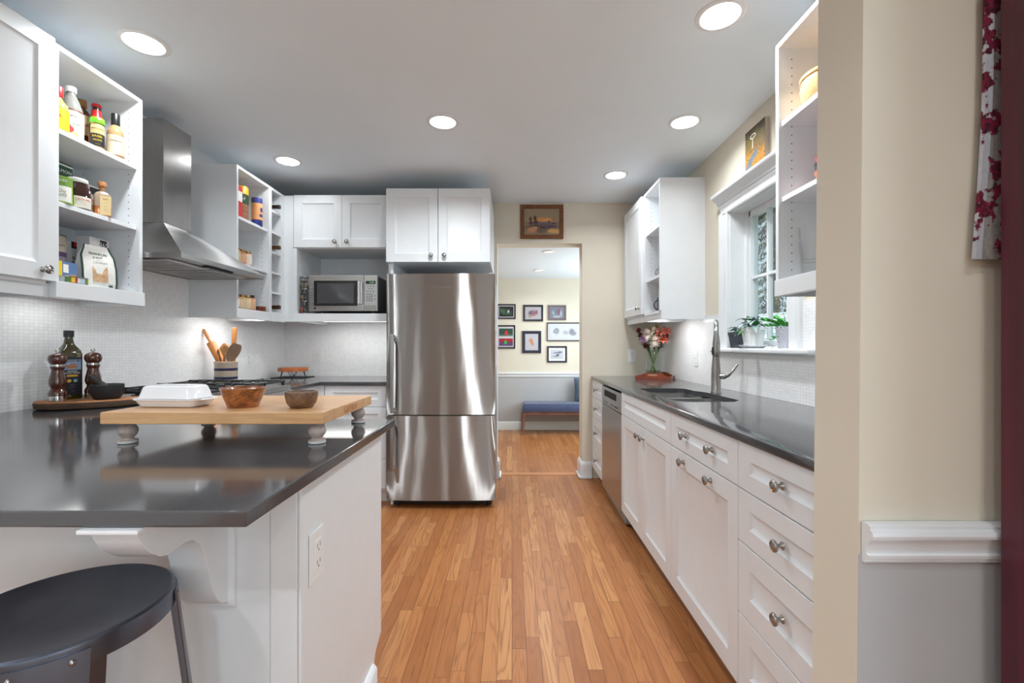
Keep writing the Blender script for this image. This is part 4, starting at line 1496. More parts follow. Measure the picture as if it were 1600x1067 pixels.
# crock and utensils
kx, ky, kz = -1.885, 3.0, .9148
t = thing('utensil_crock', 'cream stoneware crock with two blue bands holding wooden utensils', 'crock', (kx, ky, kz), 0, local=True)
cr_ = mat('cream_stoneware', (206, 186, 166), .45, 0, .05, 20)
b = B(); b.lathe([(.063, 0), (.067, .004), (.067, .150), (.070, .154), (.070, .162), (.067, .164), (.061, .160), (.060, .012), (.0, .010)], n=44)
cr = ob('body', b, cr_, t, 40, local=True)
blue = mat('cobalt_band', (26, 30, 78), .4)
for z0 in (.048, .104):
    b = B(); b.lathe([(.0670, z0), (.0675, z0 + .001), (.0675, z0 + .016), (.0670, z0 + .017)], n=44, cap=(False, False))
    ob('blue_band', b, blue, cr, 40, local=True)
u1 = wood('beech_orange', (176, 104, 46), (220, 150, 84), (3, 3, .8), .5, 7)
u2 = wood('maple_spoon', (176, 122, 72), (216, 172, 122), (3, 3, .8), .5, 7)
u3 = wood('grey_spatula_wood', (128, 98, 76), (164, 134, 110), (3, 3, .8), .6, 7)
def along(p, q, k):
    return tuple(p[i] + (q[i] - p[i]) * k for i in range(3))
bz = kz + .012
p0, p1 = (kx + .030, ky + .012, bz + .016), (kx - .150, ky + .0, kz + .378)
t = thing('rolling_pin', 'wooden rolling pin leaning out to the left of the crock', 'rolling pin', p0)
b = B(); b.tube([along(p0, p1, .02), along(p0, p1, .04), along(p0, p1, .73), along(p0, p1, .745)], [.018, .026, .026, .023], 20)
ob('roller', b, u1, t, 40)
b = B(); b.tube([along(p0, p1, .746), along(p0, p1, .765), along(p0, p1, .88), along(p0, p1, .98), p1], [.0075, .0085, .0115, .0085, .003], 14)
ob('handle', b, u1, t, 50)
def utensil(name, label, base, tip, m, head, hr=.006):
    b = B()
    b.tube([base, along(base, tip, .5), tip], [hr, hr * .9, hr * .95], 12)
    head(b, tip, (Vector(tip) - Vector(base)).normalized())
    return tag(ob(name, b, m, None, 45, loc=base), label, 'utensil', 'wooden utensils in the crock')
b = B(); q0, q1 = (kx + .015, ky + .040, bz), (kx + .042, ky + .025, kz + .388)
b.tube([q0, along(q0, q1, .96), q1], [.0145, .0150, .0125], 18)
tag(ob('wooden_dowel', b, u1, None, 45, loc=q0), 'thick pale wooden dowel standing tallest in the crock', 'utensil', 'wooden utensils in the crock')
def flat_head(L, W, th):
    def f(b, tip, d):
        side = Vector((.80, .60, 0)); side = (side - d * side.dot(d)).normalized(); nn = d.cross(side)
        rs = []
        for i in range(9):
            k = i / 8
            w = W * (.22 + .78 * math.sin(PI * (.12 + .66 * k)) ** .9) * (1 if k < .93 else .82)
            c = Vector(tip) + d * (L * k - .01)
            rs.append([tuple(c + side * w * .5 * math.cos(a) + nn * th * math.sin(a)) for a in [2 * PI * j / 12 for j in range(12)]])
        b.rings(rs)
    return f
def spoon_head(L, W, th):
    def f(b, tip, d):
        side = Vector((.80, .60, 0)); side = (side - d * side.dot(d)).normalized(); nn = d.cross(side)
        rs = []
        for i in range(11):
            k = i / 10
            w = W * max(.12, math.sin(PI * min(.97, .06 + .92 * k)) ** .6)
            c = Vector(tip) + d * (L * k - .01) + nn * (.012 * math.sin(PI * k))
            rs.append([tuple(c + side * w * .5 * math.cos(a) + nn * (th * math.sin(a) + .008 * (math.cos(a) ** 2))) for a in [2 * PI * j / 14 for j in range(14)]])
        b.rings(rs)
    return f
utensil('wooden_spatula', 'broad grey-brown wooden spatula leaning right in the crock', (kx - .03, ky - .045, bz), (kx + .050, ky - .038, kz + .180), u3, flat_head(.12, .072, .004))
utensil('wooden_spoon', 'round orange wooden spoon at the back of the crock', (kx + .03, ky + .01, bz), (kx - .015, ky + .030, kz + .20), u1, spoon_head(.095, .072, .004))
utensil('wooden_spoon', 'pale wooden spoon in front of the round orange spoon in the crock', (kx - .035, ky + .025, bz), (kx + .010, ky - .030, kz + .215), u2, spoon_head(.07, .044, .004), .008)
utensil('wooden_fork', 'thin dark wooden stirrer left of the pale spoon in the crock', (kx + .02, ky - .03, bz), (kx - .018, ky - .044, kz + .215), wood('dark_stick', (92, 56, 30), (140, 92, 54), (3, 3, .8), .5, 7), spoon_head(.04, .016, .003), .004)

# trivet
tx, ty = -1.842, 3.83
b = B(); b.box(tx - .135, tx + .135, ty - .11, ty + .11, .9147, .9195, .002)
tag(ob('dark_mat', b, M['iron'], None, 30, loc=(tx, ty, .9147)), 'thin black mat under the orange wood trivet', 'mat')
t = thing('wood_trivet', 'round orange wood board on black hairpin wire legs in the corner', 'trivet', (tx, ty, .9196))
b = B(); b.cyl((tx, ty, .968), .117, .032, n=48, bev=.003)
ob('board', b, wood('cherry_board', (158, 78, 34), (204, 118, 62), (1, 3, 1), .4, 7, .2), t, 30)
for k in range(4):
    a = R(20 + 90 * k)
    b = B()
    c, s = math.cos(a), math.sin(a)
    def P(r, o, z):
        return (tx + r * c - o * s, ty + r * s + o * c, z)
    b.tube([P(.082, -.030, .967), P(.094, -.004, .924), P(.095, 0, .922), P(.094, .004, .924), P(.082, .030, .967)], .0025, 8)
    ob('leg', b, M['iron'], t, 50)

# ------------------------------------------------------------------ food in the bottle cabinet
FA = R(-46)
S1, S2, S3 = 2.0203, 1.7383, 1.4283
clear = glass('clear_bottle_glass', (246, 250, 246))
def bottle(name, label, cat, loc, prof, m, cap=None, bands=(), texts=(), n=28, group=None, fa=FA, extra=None):
    t = thing(name, label, cat, loc, 0, group, local=True)
    b = B(); b.lathe(prof, n=n)
    body = ob('body', b, m, t, 45, local=True)
    rf = interp(prof)
    if cap:
        b = B()
        r, z0, z1, cm = cap[:4]
        b.lathe([(r, z0), (r * 1.02, z0 + .001), (r * 1.0, z1 - .002), (r * .93, z1)], n=24)
        ob('cap', b, cm, t, 45, local=True)
    for z0, z1, a0, a1, lm in bands:
        b = B(); b.band(rf, z0, z1, fa + R(a0), fa + R(a1))
        lb = ob('paper_label', b, lm, t, 60, local=True, recalc=False)
    for s, size, z, tm in texts:
        b = B(); b.text(s, size, bend=(0, 0, (lambda zz: rf(zz) + .0004), fa, z), thick=.0001)
        ob('lettering', b, tm, t, 0, local=True)
    return t
red = mat('red_plastic', (206, 34, 36), .35)
yel = mat('yellow_print', (240, 200, 24), .5)
wht = mat('white_print', (236, 234, 228), .5)
dk = mat('dark_print', (30, 28, 28), .5)
grn = mat('leaf_green_plastic', (104, 210, 36), .35)
bottle('oil_bottle', 'green oil bottle with red cap and yellow label, left on the top shelf', 'bottle', (-1.810, 1.815, S1),
       [(.030, 0), (.033, .003), (.033, .105), (.028, .122), (.014, .142), (.0125, .150), (.0125, .16)], mat('green_oil', (150, 160, 92), .1, coat=.6),
       (.0155, .152, .192, red), [(.018, .098, -75, 75, yel)], [('OIL', .016, .070, red), ('----', .010, .045, dk)], group='bottles on the top shelf')
cider = mat('clear_grey_plastic', (128, 128, 122), .08, coat=.7)
bottle('cider_vinegar_jug', 'clear jug with white cap and fruit-printed label on the top shelf', 'bottle', (-1.834, 1.892, S1),
       [(.036, 0), (.0395, .004), (.0395, .125), (.037, .145), (.026, .180), (.0165, .200), (.0155, .212)], cider, (.0185, .211, .235, M['plate']),
       [(.012, .126, -88, 88, wht), (.126, .134, -88, 88, mat('brown_edge', (96, 52, 38), .5))], [("WHITE", .012, .104, dk), ('APPLE CIDER', .0105, .074, mat('green_print', (30, 84, 50), .5))], group='bottles on the top shelf')
# fruit picture on the jug label
root = bpy.data.objects['cider_vinegar_jug']
b = B()
for da, z, r, mi in ((-.45, .088, .012, 0), (-.32, .094, .011, 0), (-.30, .060, .013, 1), (-.12, .048, .015, 1), (-.42, .046, .010, 2), (.30, .030, .012, 3)):
    a = FA + da
    pts = []
    for i in range(14):
        q = 2 * PI * i / 14
        aa = a + r * math.cos(q) / .0395
        pts.append((.0406 * math.cos(aa), .0406 * math.sin(aa), z + r * math.sin(q)))
    b.geo(pts, [tuple(range(14))], mi)
ob('fruit_print', b, [mat('herb_green', (112, 158, 110), .5), mat('berry_red', (222, 66, 70), .5), mat('plum_purple', (142, 62, 140), .5), mat('peach_orange', (228, 170, 110), .5)], root, 0, local=True, recalc=False)
bottle('syrup_bottle', 'brown syrup bottle with gold cap behind the clear jug on the top shelf', 'bottle', (-1.934, 2.044, S1),
       [(.033, 0), (.036, .004), (.036, .09), (.029, .13), (.035, .17), (.030, .205), (.014, .228), (.0125, .236)], mat('syrup_brown', (92, 50, 30), .15, coat=.5),
       (.0195, .232, .262, mat('brown_gold_cap', (150, 104, 52), .35)), [(.10, .19, -60, 60, mat('tan_label', (206, 168, 122), .5)), (.02, .07, -70, 70, yel)], [('SYRUP', .018, .145, mat('maroon_print', (122, 34, 34), .5))], group='bottles on the top shelf')
bottle('sauce_bottle', 'dark sauce bottle with red cap and red neck label, behind the green-topped bottle', 'bottle', (-1.862, 2.040, S1),
       [(.024, 0), (.027, .003), (.027, .13), (.024, .165), (.0165, .200), (.0155, .226)], mat('black_sauce', (34, 20, 16), .1, coat=.6), (.0175, .226, .240, red),
       [(.160, .212, -100, 100, red), (.02, .10, -80, 80, mat('orange_label', (212, 120, 52), .5)), (.045, .062, -80, 80, mat('blue_label', (58, 92, 176), .5))], group='bottles on the top shelf')
bottle('seasoning_shaker', 'seasoning shaker with bright green lid on the top shelf', 'jar', (-1.775, 1.948, S1),
       [(.021, 0), (.0235, .003), (.0235, .095), (.021, .104), (.021, .110)], mat('mixed_seasoning', (196, 172, 116), .3, var=.3, vs=300, coat=.5), (.0245, .108, .131, grn),
       [(.008, .062, -100, 100, dk)], [('EVERYTHING', .0080, .082, dk), ('BAGEL', .012, .050, yel), ('SESAME', .009, .034, yel), ('------', .008, .018, yel)])
bottle('dressing_bottle', 'tan dressing bottle with black neck at the right end of the top shelf', 'bottle', (-1.782, 2.046, S1),
       [(.028, 0), (.0312, .004), (.0312, .110), (.028, .125), (.018, .142), (.0145, .150), (.0138, .190)], mat('tan_dressing', (172, 130, 92), .15, coat=.6), (.0158, .146, .200, M['black']),
       [(.012, .098, -90, 90, mat('kraft_label', (214, 192, 164), .6))], [('DRESSING', .0090, .072, dk), ('*', .02, .084, mat('orange_print', (226, 116, 60), .5)), ('-----', .008, .03, dk)], group='bottles on the top shelf')

def carton(name, label, x0, x1, y0, y1, z0, h, mats, panels, texts=(), cat='box', group=None, rot=0):
    """upright packet; panels are (y0, y1, z0, z1, material index) as fractions of the face that looks right"""
    cx, cy = (x0 + x1) / 2, (y0 + y1) / 2
    t = thing(name, label, cat, (cx, cy, z0), rot, group, local=True)
    hx, hy = (x1 - x0) / 2, (y1 - y0) / 2
    b = B(); b.box(-hx, hx, -hy, hy, 0, h, .0012)
    bd = ob('carton', b, mats[0], t, 30, local=True)
    b = B()
    lay = 0
    for a0, a1, c0, c1, mi in panels:
        lay += 1
        o = hx + .0003 + lay * .00012
        b.geo([(o, -hy + 2 * hy * a0, h * c0), (o, -hy + 2 * hy * a1, h * c0), (o, -hy + 2 * hy * a1, h * c1), (o, -hy + 2 * hy * a0, h * c1)], [(0, 1, 2, 3)], mi)
    if panels:
        ob('front_print', b, mats, t, 0, local=True, recalc=False)
    if texts:
        b = B()
        for s, size, fy, fz, mi in texts:
            b.text(s, size, plane_at('+X', (hx + .0016, -hy + 2 * hy * fy, h * fz)), mi=mi, thick=.0001)
        ob('lettering', b, mats, t, 0, local=True)
    return t
orange = mat('orange_carton', (226, 146, 40), .5)
forest = mat('forest_green_carton', (44, 84, 66), .5)
salm = mat('salmon_print', (214, 142, 104), .5)
bluep = mat('blue_print', (72, 110, 170), .5)
redp = mat('red_print', (204, 44, 44), .5)
carton('fish_fillet_box', 'tall orange and green fillet box at the back of the middle shelf', -1.985, -1.935, 1.848, 2.005, S2, .232,
       [forest, orange, salm, wht, dk], [(0, .42, .0, 1, 1), (.06, .34, .62, .82, 4), (.10, .30, .66, .78, 3), (.45, 1, .94, .97, 3), (.42, 1, .34, .55, 2)],
       [('SALMON', .020, .70, .84, 3), ('FILLETS', .019, .70, .72, 3), ('----', .010, .68, .63, 3)])
bottle('olive_can', 'green can with a picture of olives at the left of the middle shelf', 'can', (-1.780, 1.793, S2),
       [(.037, 0), (.0375, .002), (.0365, .004), (.0365, .100), (.0375, .102), (.037, .104)], mat('green_can_label', (140, 172, 70), .4), None,
       [(.006, .066, -30, 60, wht), (.066, .098, -60, 60, mat('lime_can_label', (112, 150, 62), .4))], [('OLIVES', .013, .086, wht), ('oOo', .018, .046, mat('olive_print', (116, 130, 30), .5)), ('OoO', .018, .030, mat('olive_print', (128, 140, 40), .5))])
bottle('cider_mill_jar', 'large dark jar with white lid and round cream label on the middle shelf', 'jar', (-1.795, 1.880, S2),
       [(.040, 0), (.0455, .004), (.0465, .045), (.042, .085), (.031, .108), (.030, .114)], mat('dark_cider_jelly', (46, 16, 12), .08, coat=.9), (.0335, .112, .130, M['plate']),
       [(.006, .052, -14, 62, mat('cream_label', (226, 220, 208), .6))], [], fa=FA)
root = bpy.data.objects['cider_mill_jar']
b = B(); b.text('CIDER MILL', .0105, bend=(0, 0, .0470, FA + R(24), .040), thick=.0001); b.text('-------', .008, bend=(0, 0, .0470, FA + R(24), .024), thick=.0001)
ob('lettering', b, redp, root, 0, local=True)
carton('packet_box', 'small white box with red and blue prints behind the dark jar', -1.945, -1.895, 2.035, 2.100, S2, .165,
       [wht, redp, bluep, M['slot']], [(.1, .9, .76, .96, 3), (.0, 1, .55, .62, 1), (.0, 1, .36, .48, 2), (.0, 1, .22, .30, 1), (.0, 1, .08, .16, 2)])
t = thing('syrup_flask', 'square syrup flask with cork top at the right of the middle shelf', 'bottle', (-1.772, 1.968, S2), R(-42), local=True)
b = B(); b.rings([rr(.024, .036, .008, 0), rr(.0255, .0375, .009, .003), rr(.0255, .0375, .009, .088), rr(.020, .028, .010, .102), rr(.0125, .0125, .012, .110), rr(.0125, .0125, .012, .122)])
ob('flask', b, mat('amber_and_clear', (172, 150, 128), .06, coat=.8), t, 40, local=True)
b = B(); b.rings([rr(.0258, .0378, .009, .003), rr(.0258, .0378, .009, .042)], True, (False, False)); 
ob('syrup_level', b, mat('maple_syrup', (176, 98, 30), .08, var=.5, vs=25, coat=.8), t, 40, local=True)
b = B(); b.geo([(.0262, -.012, .006), (.0262, .034, .006), (.0262, .034, .088), (.0262, -.012, .088)], [(0, 1, 2, 3)])
pl_ = ob('paper_label', b, mat('honey_label', (226, 202, 150), .6), t, 0, local=True, recalc=False)
b = B()
for s, z, q in (('BMM', .074, .010), ('-----', .060, .008), ('------', .044, .008), ('-----', .03, .008)):
    b.text(s, q, plane_at('+X', (.0264, .011, z)), thick=.0001)
ob('lettering', b, mat('maroon_ink', (140, 60, 60), .6), t, 0, local=True)
b = B(); b.lathe([(.0145, .118), (.0145, .131), (.0185, .133), (.019, .150), (.017, .153)], n=24)
ob('cork_stopper', b, wood('cork', (156, 96, 52), (204, 146, 96), (2, 2, 2), .7, 20), t, 45, local=True)
t.scale = (.78, .78, .98)

bottle('nut_canister', 'tall paper canister printed with nuts at the back left of the bottom shelf', 'canister', (-1.965, 1.955, S3),
       [(.036, 0), (.0365, .002), (.0365, .222), (.035, .228)], mat('cream_canister', (214, 200, 178), .5), (.0372, .222, .229, M['steelP']),
       [(.135, .155, -100, 100, mat('purple_band', (112, 84, 124), .5)), (.110, .135, -100, 100, mat('lilac_band', (178, 162, 186), .5)), (.04, .108, -100, 100, mat('nut_picture', (142, 84, 44), .6, var=.5, vs=130)), (.004, .04, -100, 100, mat('grey_band', (110, 100, 112), .5))],
       [('MIXED NUTS', .012, .182, dk)], fa=R(-44))
carton('cereal_box', 'small yellow and blue box at the front left of the bottom shelf', -1.835, -1.778, 1.742, 1.866, S3, .088,
       [mat('denim_blue_carton', (92, 122, 168), .5), yel, wht, mat('grain_print', (190, 150, 90), .6)], [(0, .42, 0, 1, 1), (.46, .66, .50, .88, 2), (.70, .96, .05, .45, 3), (.0, .2, .3, .8, 2)], rot=R(6))
carton('bean_carton', 'white and red carton of black beans behind the nut bag', -1.995, -1.945, 1.985, 2.062, S3, .214,
       [mat('grey_white_carton', (206, 206, 206), .5), redp, dk, mat('green_leaf_print', (104, 160, 40), .5)], [(.30, 1, .86, 1, 2), (.45, 1, .90, 1, 1), (.25, .6, .30, .35, 3), (.1, .4, .05, .15, 2)],
       [('Black', .020, .62, .66, 2), ('Beans', .020, .62, .56, 2)])
carton('white_carton', 'white carton marked 365 behind the nut bag, right of the bean carton', -1.925, -1.868, 2.012, 2.112, S3, .238,
       [mat('light_carton', (214, 212, 212), .5), dk, wht], [(.50, .86, .80, .97, 1)], [('365', .030, .68, .885, 2)])
# nut bag
t = thing('nut_bag', 'white stand-up bag of nuts with dark green edges on the bottom shelf', 'bag', (-1.800, 1.968, S3), R(-14), local=True)
def bagring(z, hy, hx, dent):
    pts = []
    pts += [(hx, -hy, z), (hx * 1.05, -hy * .4, z), (hx * 1.05, hy * .4, z), (hx, hy, z)]
    pts += [(0, hy - dent, z), (-hx, hy, z), (-hx, 0, z), (-hx, -hy, z), (0, -hy + dent, z)]
    return pts
b = B(); b.rings([bagring(.0, .070, .026, .004), bagring(.03, .072, .030, .006), bagring(.09, .072, .026, .018), bagring(.14, .070, .014, .022), bagring(.170, .056, .006, .006), bagring(.188, .050, .002, .001)])
ob('bag', b, mat('white_bag_film', (226, 224, 218), .38, bmp=.1), t, 40, local=True)
b = B()
for s in (-1, 1):
    b.tube([(.0305, s * .0722, .002), (.0308, s * .0735, .035), (.0265, s * .0735, .09), (.0145, s * .0715, .14), (.0065, s * .057, .170), (.0025, s * .051, .188)], [.0035, .004, .004, .004, .0035, .003], 8)
ob('green_edges', b, mat('dark_green_film', (40, 72, 62), .4), t, 50, local=True)
def bagx(z):
    return interp([(.026 * 1.05, 0), (.030 * 1.05, .03), (.026 * 1.05, .09), (.014 * 1.05, .14), (.006, .17)])(z) + .0006
b = B()
b.grid(lambda u, v: (bagx(.028 + .070 * v) + .0004, -.032 + .066 * u, .028 + .070 * v * (1 - .45 * math.exp(-((u - .45) / .28) ** 2) * (v > .55))), 12, 10)
ob('nut_window', b, mat('cashew_window', (204, 164, 122), .5, var=.35, vs=85, bmp=.4), t, 50, local=True, recalc=False)
b = B()
for s, z, q, y in (('FRANKLIN', .150, .017, 0), ('& NUT', .134, .0145, -.004), ('C A S H E W S', .112, .010, .004), ('-----------', .122, .008, 0), ('---------', .020, .007, .010)):
    x = bagx(z)
    sl = -math.atan2(bagx(z + .004) - bagx(z - .004), .008)
    mtx = Matrix.Translation((x + .0012, y, z)) @ Euler((R(90), 0, R(90))).to_matrix().to_4x4() @ Matrix.Rotation(-sl, 4, 'X')
    b.text(s, q, mtx, thick=.0001)
b.box(.0318, .0321, .036, .054, .008, .018)
ob('lettering', b, mat('green_grey_ink', (70, 84, 80), .6), t, 0, local=True)
bpy.data.objects['nut_bag'].scale = (.9, .88, .98)
t = thing('sardine_tin', 'flat oval fish tin with coloured label in front of the nut bag', 'tin', (-1.762, 1.828, S3), R(92), local=True)
b = B(); b.rings([rr(.050, .024, .022, 0), rr(.052, .026, .024, .002), rr(.052, .026, .024, .024), rr(.0535, .0275, .025, .026), rr(.0535, .0275, .025, .028), rr(.050, .024, .022, .0265)])
ob('tin', b, M['steelP'], t, 40, local=True)
b = B(); b.rings([rr(.0524, .0264, .0244, .003), rr(.0524, .0264, .0244, .0235)], True, (False, False))
m, nt, bb = new_mat('tin_label')
nt.links.new(ramp(nt, math_n(nt, 'FRACT', math_n(nt, 'MULTIPLY', nt.nodes.new('ShaderNodeSeparateXYZ').outputs[0], 14)), [(0, lin((180, 196, 214))), (.3, lin((92, 130, 60))), (.5, lin((230, 190, 50))), (.7, lin((178, 40, 50))), (.85, lin((206, 214, 222)))], 'CONSTANT'), bb.inputs['Base Color'])
sep = [n for n in nt.nodes if n.type == 'SEPXYZ'][0]
nt.links.new(coords(nt), sep.inputs[0])
ob('paper_label', b, m, t, 40, local=True)

# ------------------------------------------------------------------ jars and packets right of the hood
U1, U2, U3 = 2.0133, 1.7183, 1.4223
carton('cracker_box', 'red and white packet at the left of the upper shelf, right of the hood', -1.86, -1.765, 2.925, 2.980, U1, .205,
       [mat('white_packet', (236, 232, 226), .5), redp], [], cat='box')
r_ = bpy.data.objects['cracker_box']
b = B(); b.box(.0480, .0486, -.0245, .0245, .0, .105); b.box(-.047, .0472, -.0256, -.0252, .0, .105); b.box(.0480, .0486, -.0245, .0245, .172, .204); b.box(-.047, .0472, -.0256, -.0252, .172, .204)
ob('red_print', b, redp, r_, 0, local=True)
bottle('coffee_tin', 'tall yellow tin with green and brown label at the back of the upper shelf', 'tin', (-1.845, 3.085, U1),
       [(.050, 0), (.052, .003), (.052, .24), (.050, .244)], mat('yellow_tin', (238, 184, 24), .4), None,
       [(.12, .19, -100, 100, mat('green_tin_label', (38, 70, 38), .5)), (.02, .118, -100, 100, mat('brown_picture', (150, 100, 74), .6, var=.4, vs=60))], [('LAY', .026, .155, wht)])
bottle('oat_canister', 'blue and orange cardboard canister at the right of the upper shelf', 'canister', (-1.775, 3.168, U1),
       [(.033, 0), (.034, .002), (.034, .188), (.033, .192)], mat('navy_blue_card', (52, 62, 140), .45), None,
       [(.040, .155, -170, 170, mat('peach_card', (238, 172, 116), .5)), (.060, .080, 10, 70, mat('navy_patch', (60, 60, 120), .5)), (.095, .125, 20, 60, mat('navy_patch', (60, 60, 120), .5))], [], n=32)
def spice_jar(label, x, y, z, lm, cap, h=.095, r=.021, group='square spice jars'):
    t = thing('spice_jar', label, 'jar', (x, y, z), R(-48), group, local=True)
    b = B(); b.rings([rr(r - .001, r - .001, .004, 0), rr(r, r, .005, .002), rr(r, r, .005, h * .74), rr(r * .72, r * .72, .008, h * .82)])
    ob('jar', b, lm[0], t, 40, local=True)
    b = B(); b.geo([(r + .0004, -r * .85, .008), (r + .0004, r * .85, .008), (r + .0004, r * .85, h * .66), (r + .0004, -r * .85, h * .66)], [(0, 1, 2, 3)])
    b.geo([(-r * .85, -r - .0004, .008), (r * .85, -r - .0004, .008), (r * .85, -r - .0004, h * .66), (-r * .85, -r - .0004, h * .66)], [(0, 1, 2, 3)])
    ob('paper_label', b, lm[1], t, 0, local=True, recalc=False)
    b = B(); b.lathe([(r * .80, h * .815), (r * .82, h * .83), (r * .82, h * .97), (r * .76, h)], n=20)
    ob('cap', b, cap, t, 45, local=True)
gold = mat('gold_lid', (160, 128, 82), .3, .7)
oatc = mat('oat_filling', (200, 170, 120), .2, coat=.6); pap = mat('paprika_filling', (196, 132, 90), .2, coat=.6); pinkf = mat('pink_salt_filling', (222, 190, 170), .2, coat=.6)
lab1, lab2, lab3 = mat('cream_jar_label', (226, 206, 168), .6), mat('peach_jar_label', (220, 172, 136), .6), mat('white_jar_label', (232, 220, 208), .6)
spice_jar('gold-lidded spice jar, first of the three on the middle shelf right of the hood', -1.772, 2.930, U2, (oatc, lab1), gold)
spice_jar('orange spice jar, second of the three on the middle shelf right of the hood', -1.772, 2.988, U2, (pap, lab2), gold)
spice_jar('pale pink spice jar, last of the three on the middle shelf right of the hood', -1.768, 3.050, U2, (pinkf, lab3), gold)
spice_jar('gold-lidded spice jar nearest the panel on the lowest shelf right of the hood', -1.776, 2.932, U3, (pap, lab3), gold)
spice_jar('cream-labelled spice jar, second on the lowest shelf right of the hood', -1.772, 2.990, U3, (oatc, lab1), gold)
spice_jar('cream-labelled spice jar, third on the lowest shelf right of the hood', -1.770, 3.046, U3, (oatc, lab1), gold)
spice_jar('black-lidded spice jar, right of the gold-lidded ones on the lowest shelf', -1.770, 3.100, U3, (pap, lab2), M['black'], .102, .018)
bottle('spice_tin', 'low brown round tin at the right of the lowest shelf by the wine rack', 'tin', (-1.770, 3.208, U3), [(.030, 0), (.031, .002), (.031, .026), (.032, .027), (.032, .034), (.030, .036)], mat('brown_tin', (124, 62, 44), .35, .2))
bottle('grinder_bottle', 'tall smoky bottle behind the jars on the lowest shelf right of the hood', 'bottle', (-1.905, 2.985, U3), [(.026, 0), (.028, .003), (.028, .12), (.016, .15), (.014, .17)], mat('smoky_glass', (130, 130, 132), .1, coat=.5), (.017, .165, .195, M['nickel']))

# wine bottles lying in the rack
def wine(label, z, capc):
    t = thing('wine_bottle', label, 'bottle', (-1.87, 3.356, z), 0, 'wine bottles in the rack', local=True)
    b = B(); b.lathe([(.030, -.160), (.0365, -.156), (.0365, .030), (.030, .060), (.0155, .085), (.0142, .090)], (0, 0, .0368), 'X', 24)
    ob('bottle', b, oilg, t, 45, local=True)
    b = B(); b.lathe([(.0148, .0895), (.0142, .140), (.0155, .142), (.0155, .152), (.0148, .160), (.0, .161)], (0, 0, .0368), 'X', 24)
    ob('foil', b, capc, t, 45, local=True)
wine('wine bottle with dark brown foil, highest in the rack', 2.1682, mat('dark_foil', (54, 40, 32), .3, .4))
wine('wine bottle with bronze foil in the middle of the rack', 1.8682, mat('bronze_foil', (110, 84, 44), .3, .6))
wine('wine bottle with brown foil at the bottom of the rack', 1.4284, mat('brown_foil', (84, 54, 32), .3, .5))

# ------------------------------------------------------------------ crockery at the right
t = thing('stoneware_crock', 'tan glazed crock with a blue flower on the top shelf at the upper right', 'crock', (1.150, 1.620, 2.0333), 0, local=True)
tan = mat('tan_glaze', (226, 186, 132), .2, var=.05, coat=.6)
b = B(); b.lathe([(.075, 0), (.082, .004), (.100, .030), (.108, .070), (.104, .100), (.1085, .104), (.1085, .114), (.103, .116), (.098, .108), (.098, .04), (.0, .02)], n=44)
ob('bowl', b, tan, t, 40, local=True)
b = B()
for k in range(6):
    a0 = R(-128 + 6); zz = .086
    q = 2 * PI * k / 6
    a = a0 + .007 * math.cos(q) / .107
    z = zz + .007 * math.sin(q)
    pts = [(.1068 * math.cos(a + .005 * math.cos(w) / .107), .1068 * math.sin(a + .005 * math.cos(w) / .107), z + .005 * math.sin(w)) for w in [2 * PI * i / 8 for i in range(8)]]
    b.geo(pts, [tuple(range(8))])
ob('blue_flower', b, mat('cobalt_flower', (70, 88, 130), .3), t, 0, local=True, recalc=False)
for i, (c, nm) in enumerate((((232, 130, 104), 'coral small bowl at the bottom of the stack on the middle shelf, upper right'), ((60, 62, 96), 'navy small bowl in the middle of the stack, upper right'),
                            ((214, 110, 122), 'pink small bowl on top of the stack, upper right'))):
    b = B(); b.lathe([(.034, 0), (.040, .002), (.060, .022), (.072, .050), (.074, .056), (.070, .056), (.056, .024), (.0, .010)], (1.150, 1.60, 1.7453 + .026 * i), n=36)
    tag(ob('small_bowl', b, mat('glaze_' + nm.split()[0], c, .25, coat=.4), None, 40, loc=(1.150, 1.60, 1.7453 + .026 * i)), nm, 'bowl', 'stacked small bowls')
tg = glass('tumbler_glass', (255, 255, 255))
def tumbler(label, x, y, z):
    b = B()
    for k, (r, h) in enumerate(()):
        pass
    n = 40
    def ring(r, h, am):
        return [(x + (r + am * math.cos(8 * 2 * PI * i / n)) * math.cos(2 * PI * i / n), y + (r + am * math.cos(8 * 2 * PI * i / n)) * math.sin(2 * PI * i / n), z + h) for i in range(n)]
    b.rings([ring(.030, 0, 0), ring(.033, .003, .0012), ring(.036, .05, .0014), ring(.040, .09, .0006), ring(.043, .130, 0), ring(.0412, .131, 0), ring(.038, .09, 0), ring(.033, .05, 0), ring(.029, .012, 0), ring(.02, .010, 0)])
    return tag(ob('glass_tumbler', b, tg, None, 50, loc=(x, y, z)), label, 'glass', 'glass tumblers in the near cabinet')
GZ = 1.4313
tumbler('lower clear tumbler of the nested pair at the left of the lowest shelf, upper right', 1.098, 1.664, GZ)
tumbler('upper clear tumbler nested in another at the left of the lowest shelf, upper right', 1.098, 1.664, GZ + .0555)
tumbler('clear tumbler standing alone behind the nested pair, upper right', 1.165, 1.60, GZ)

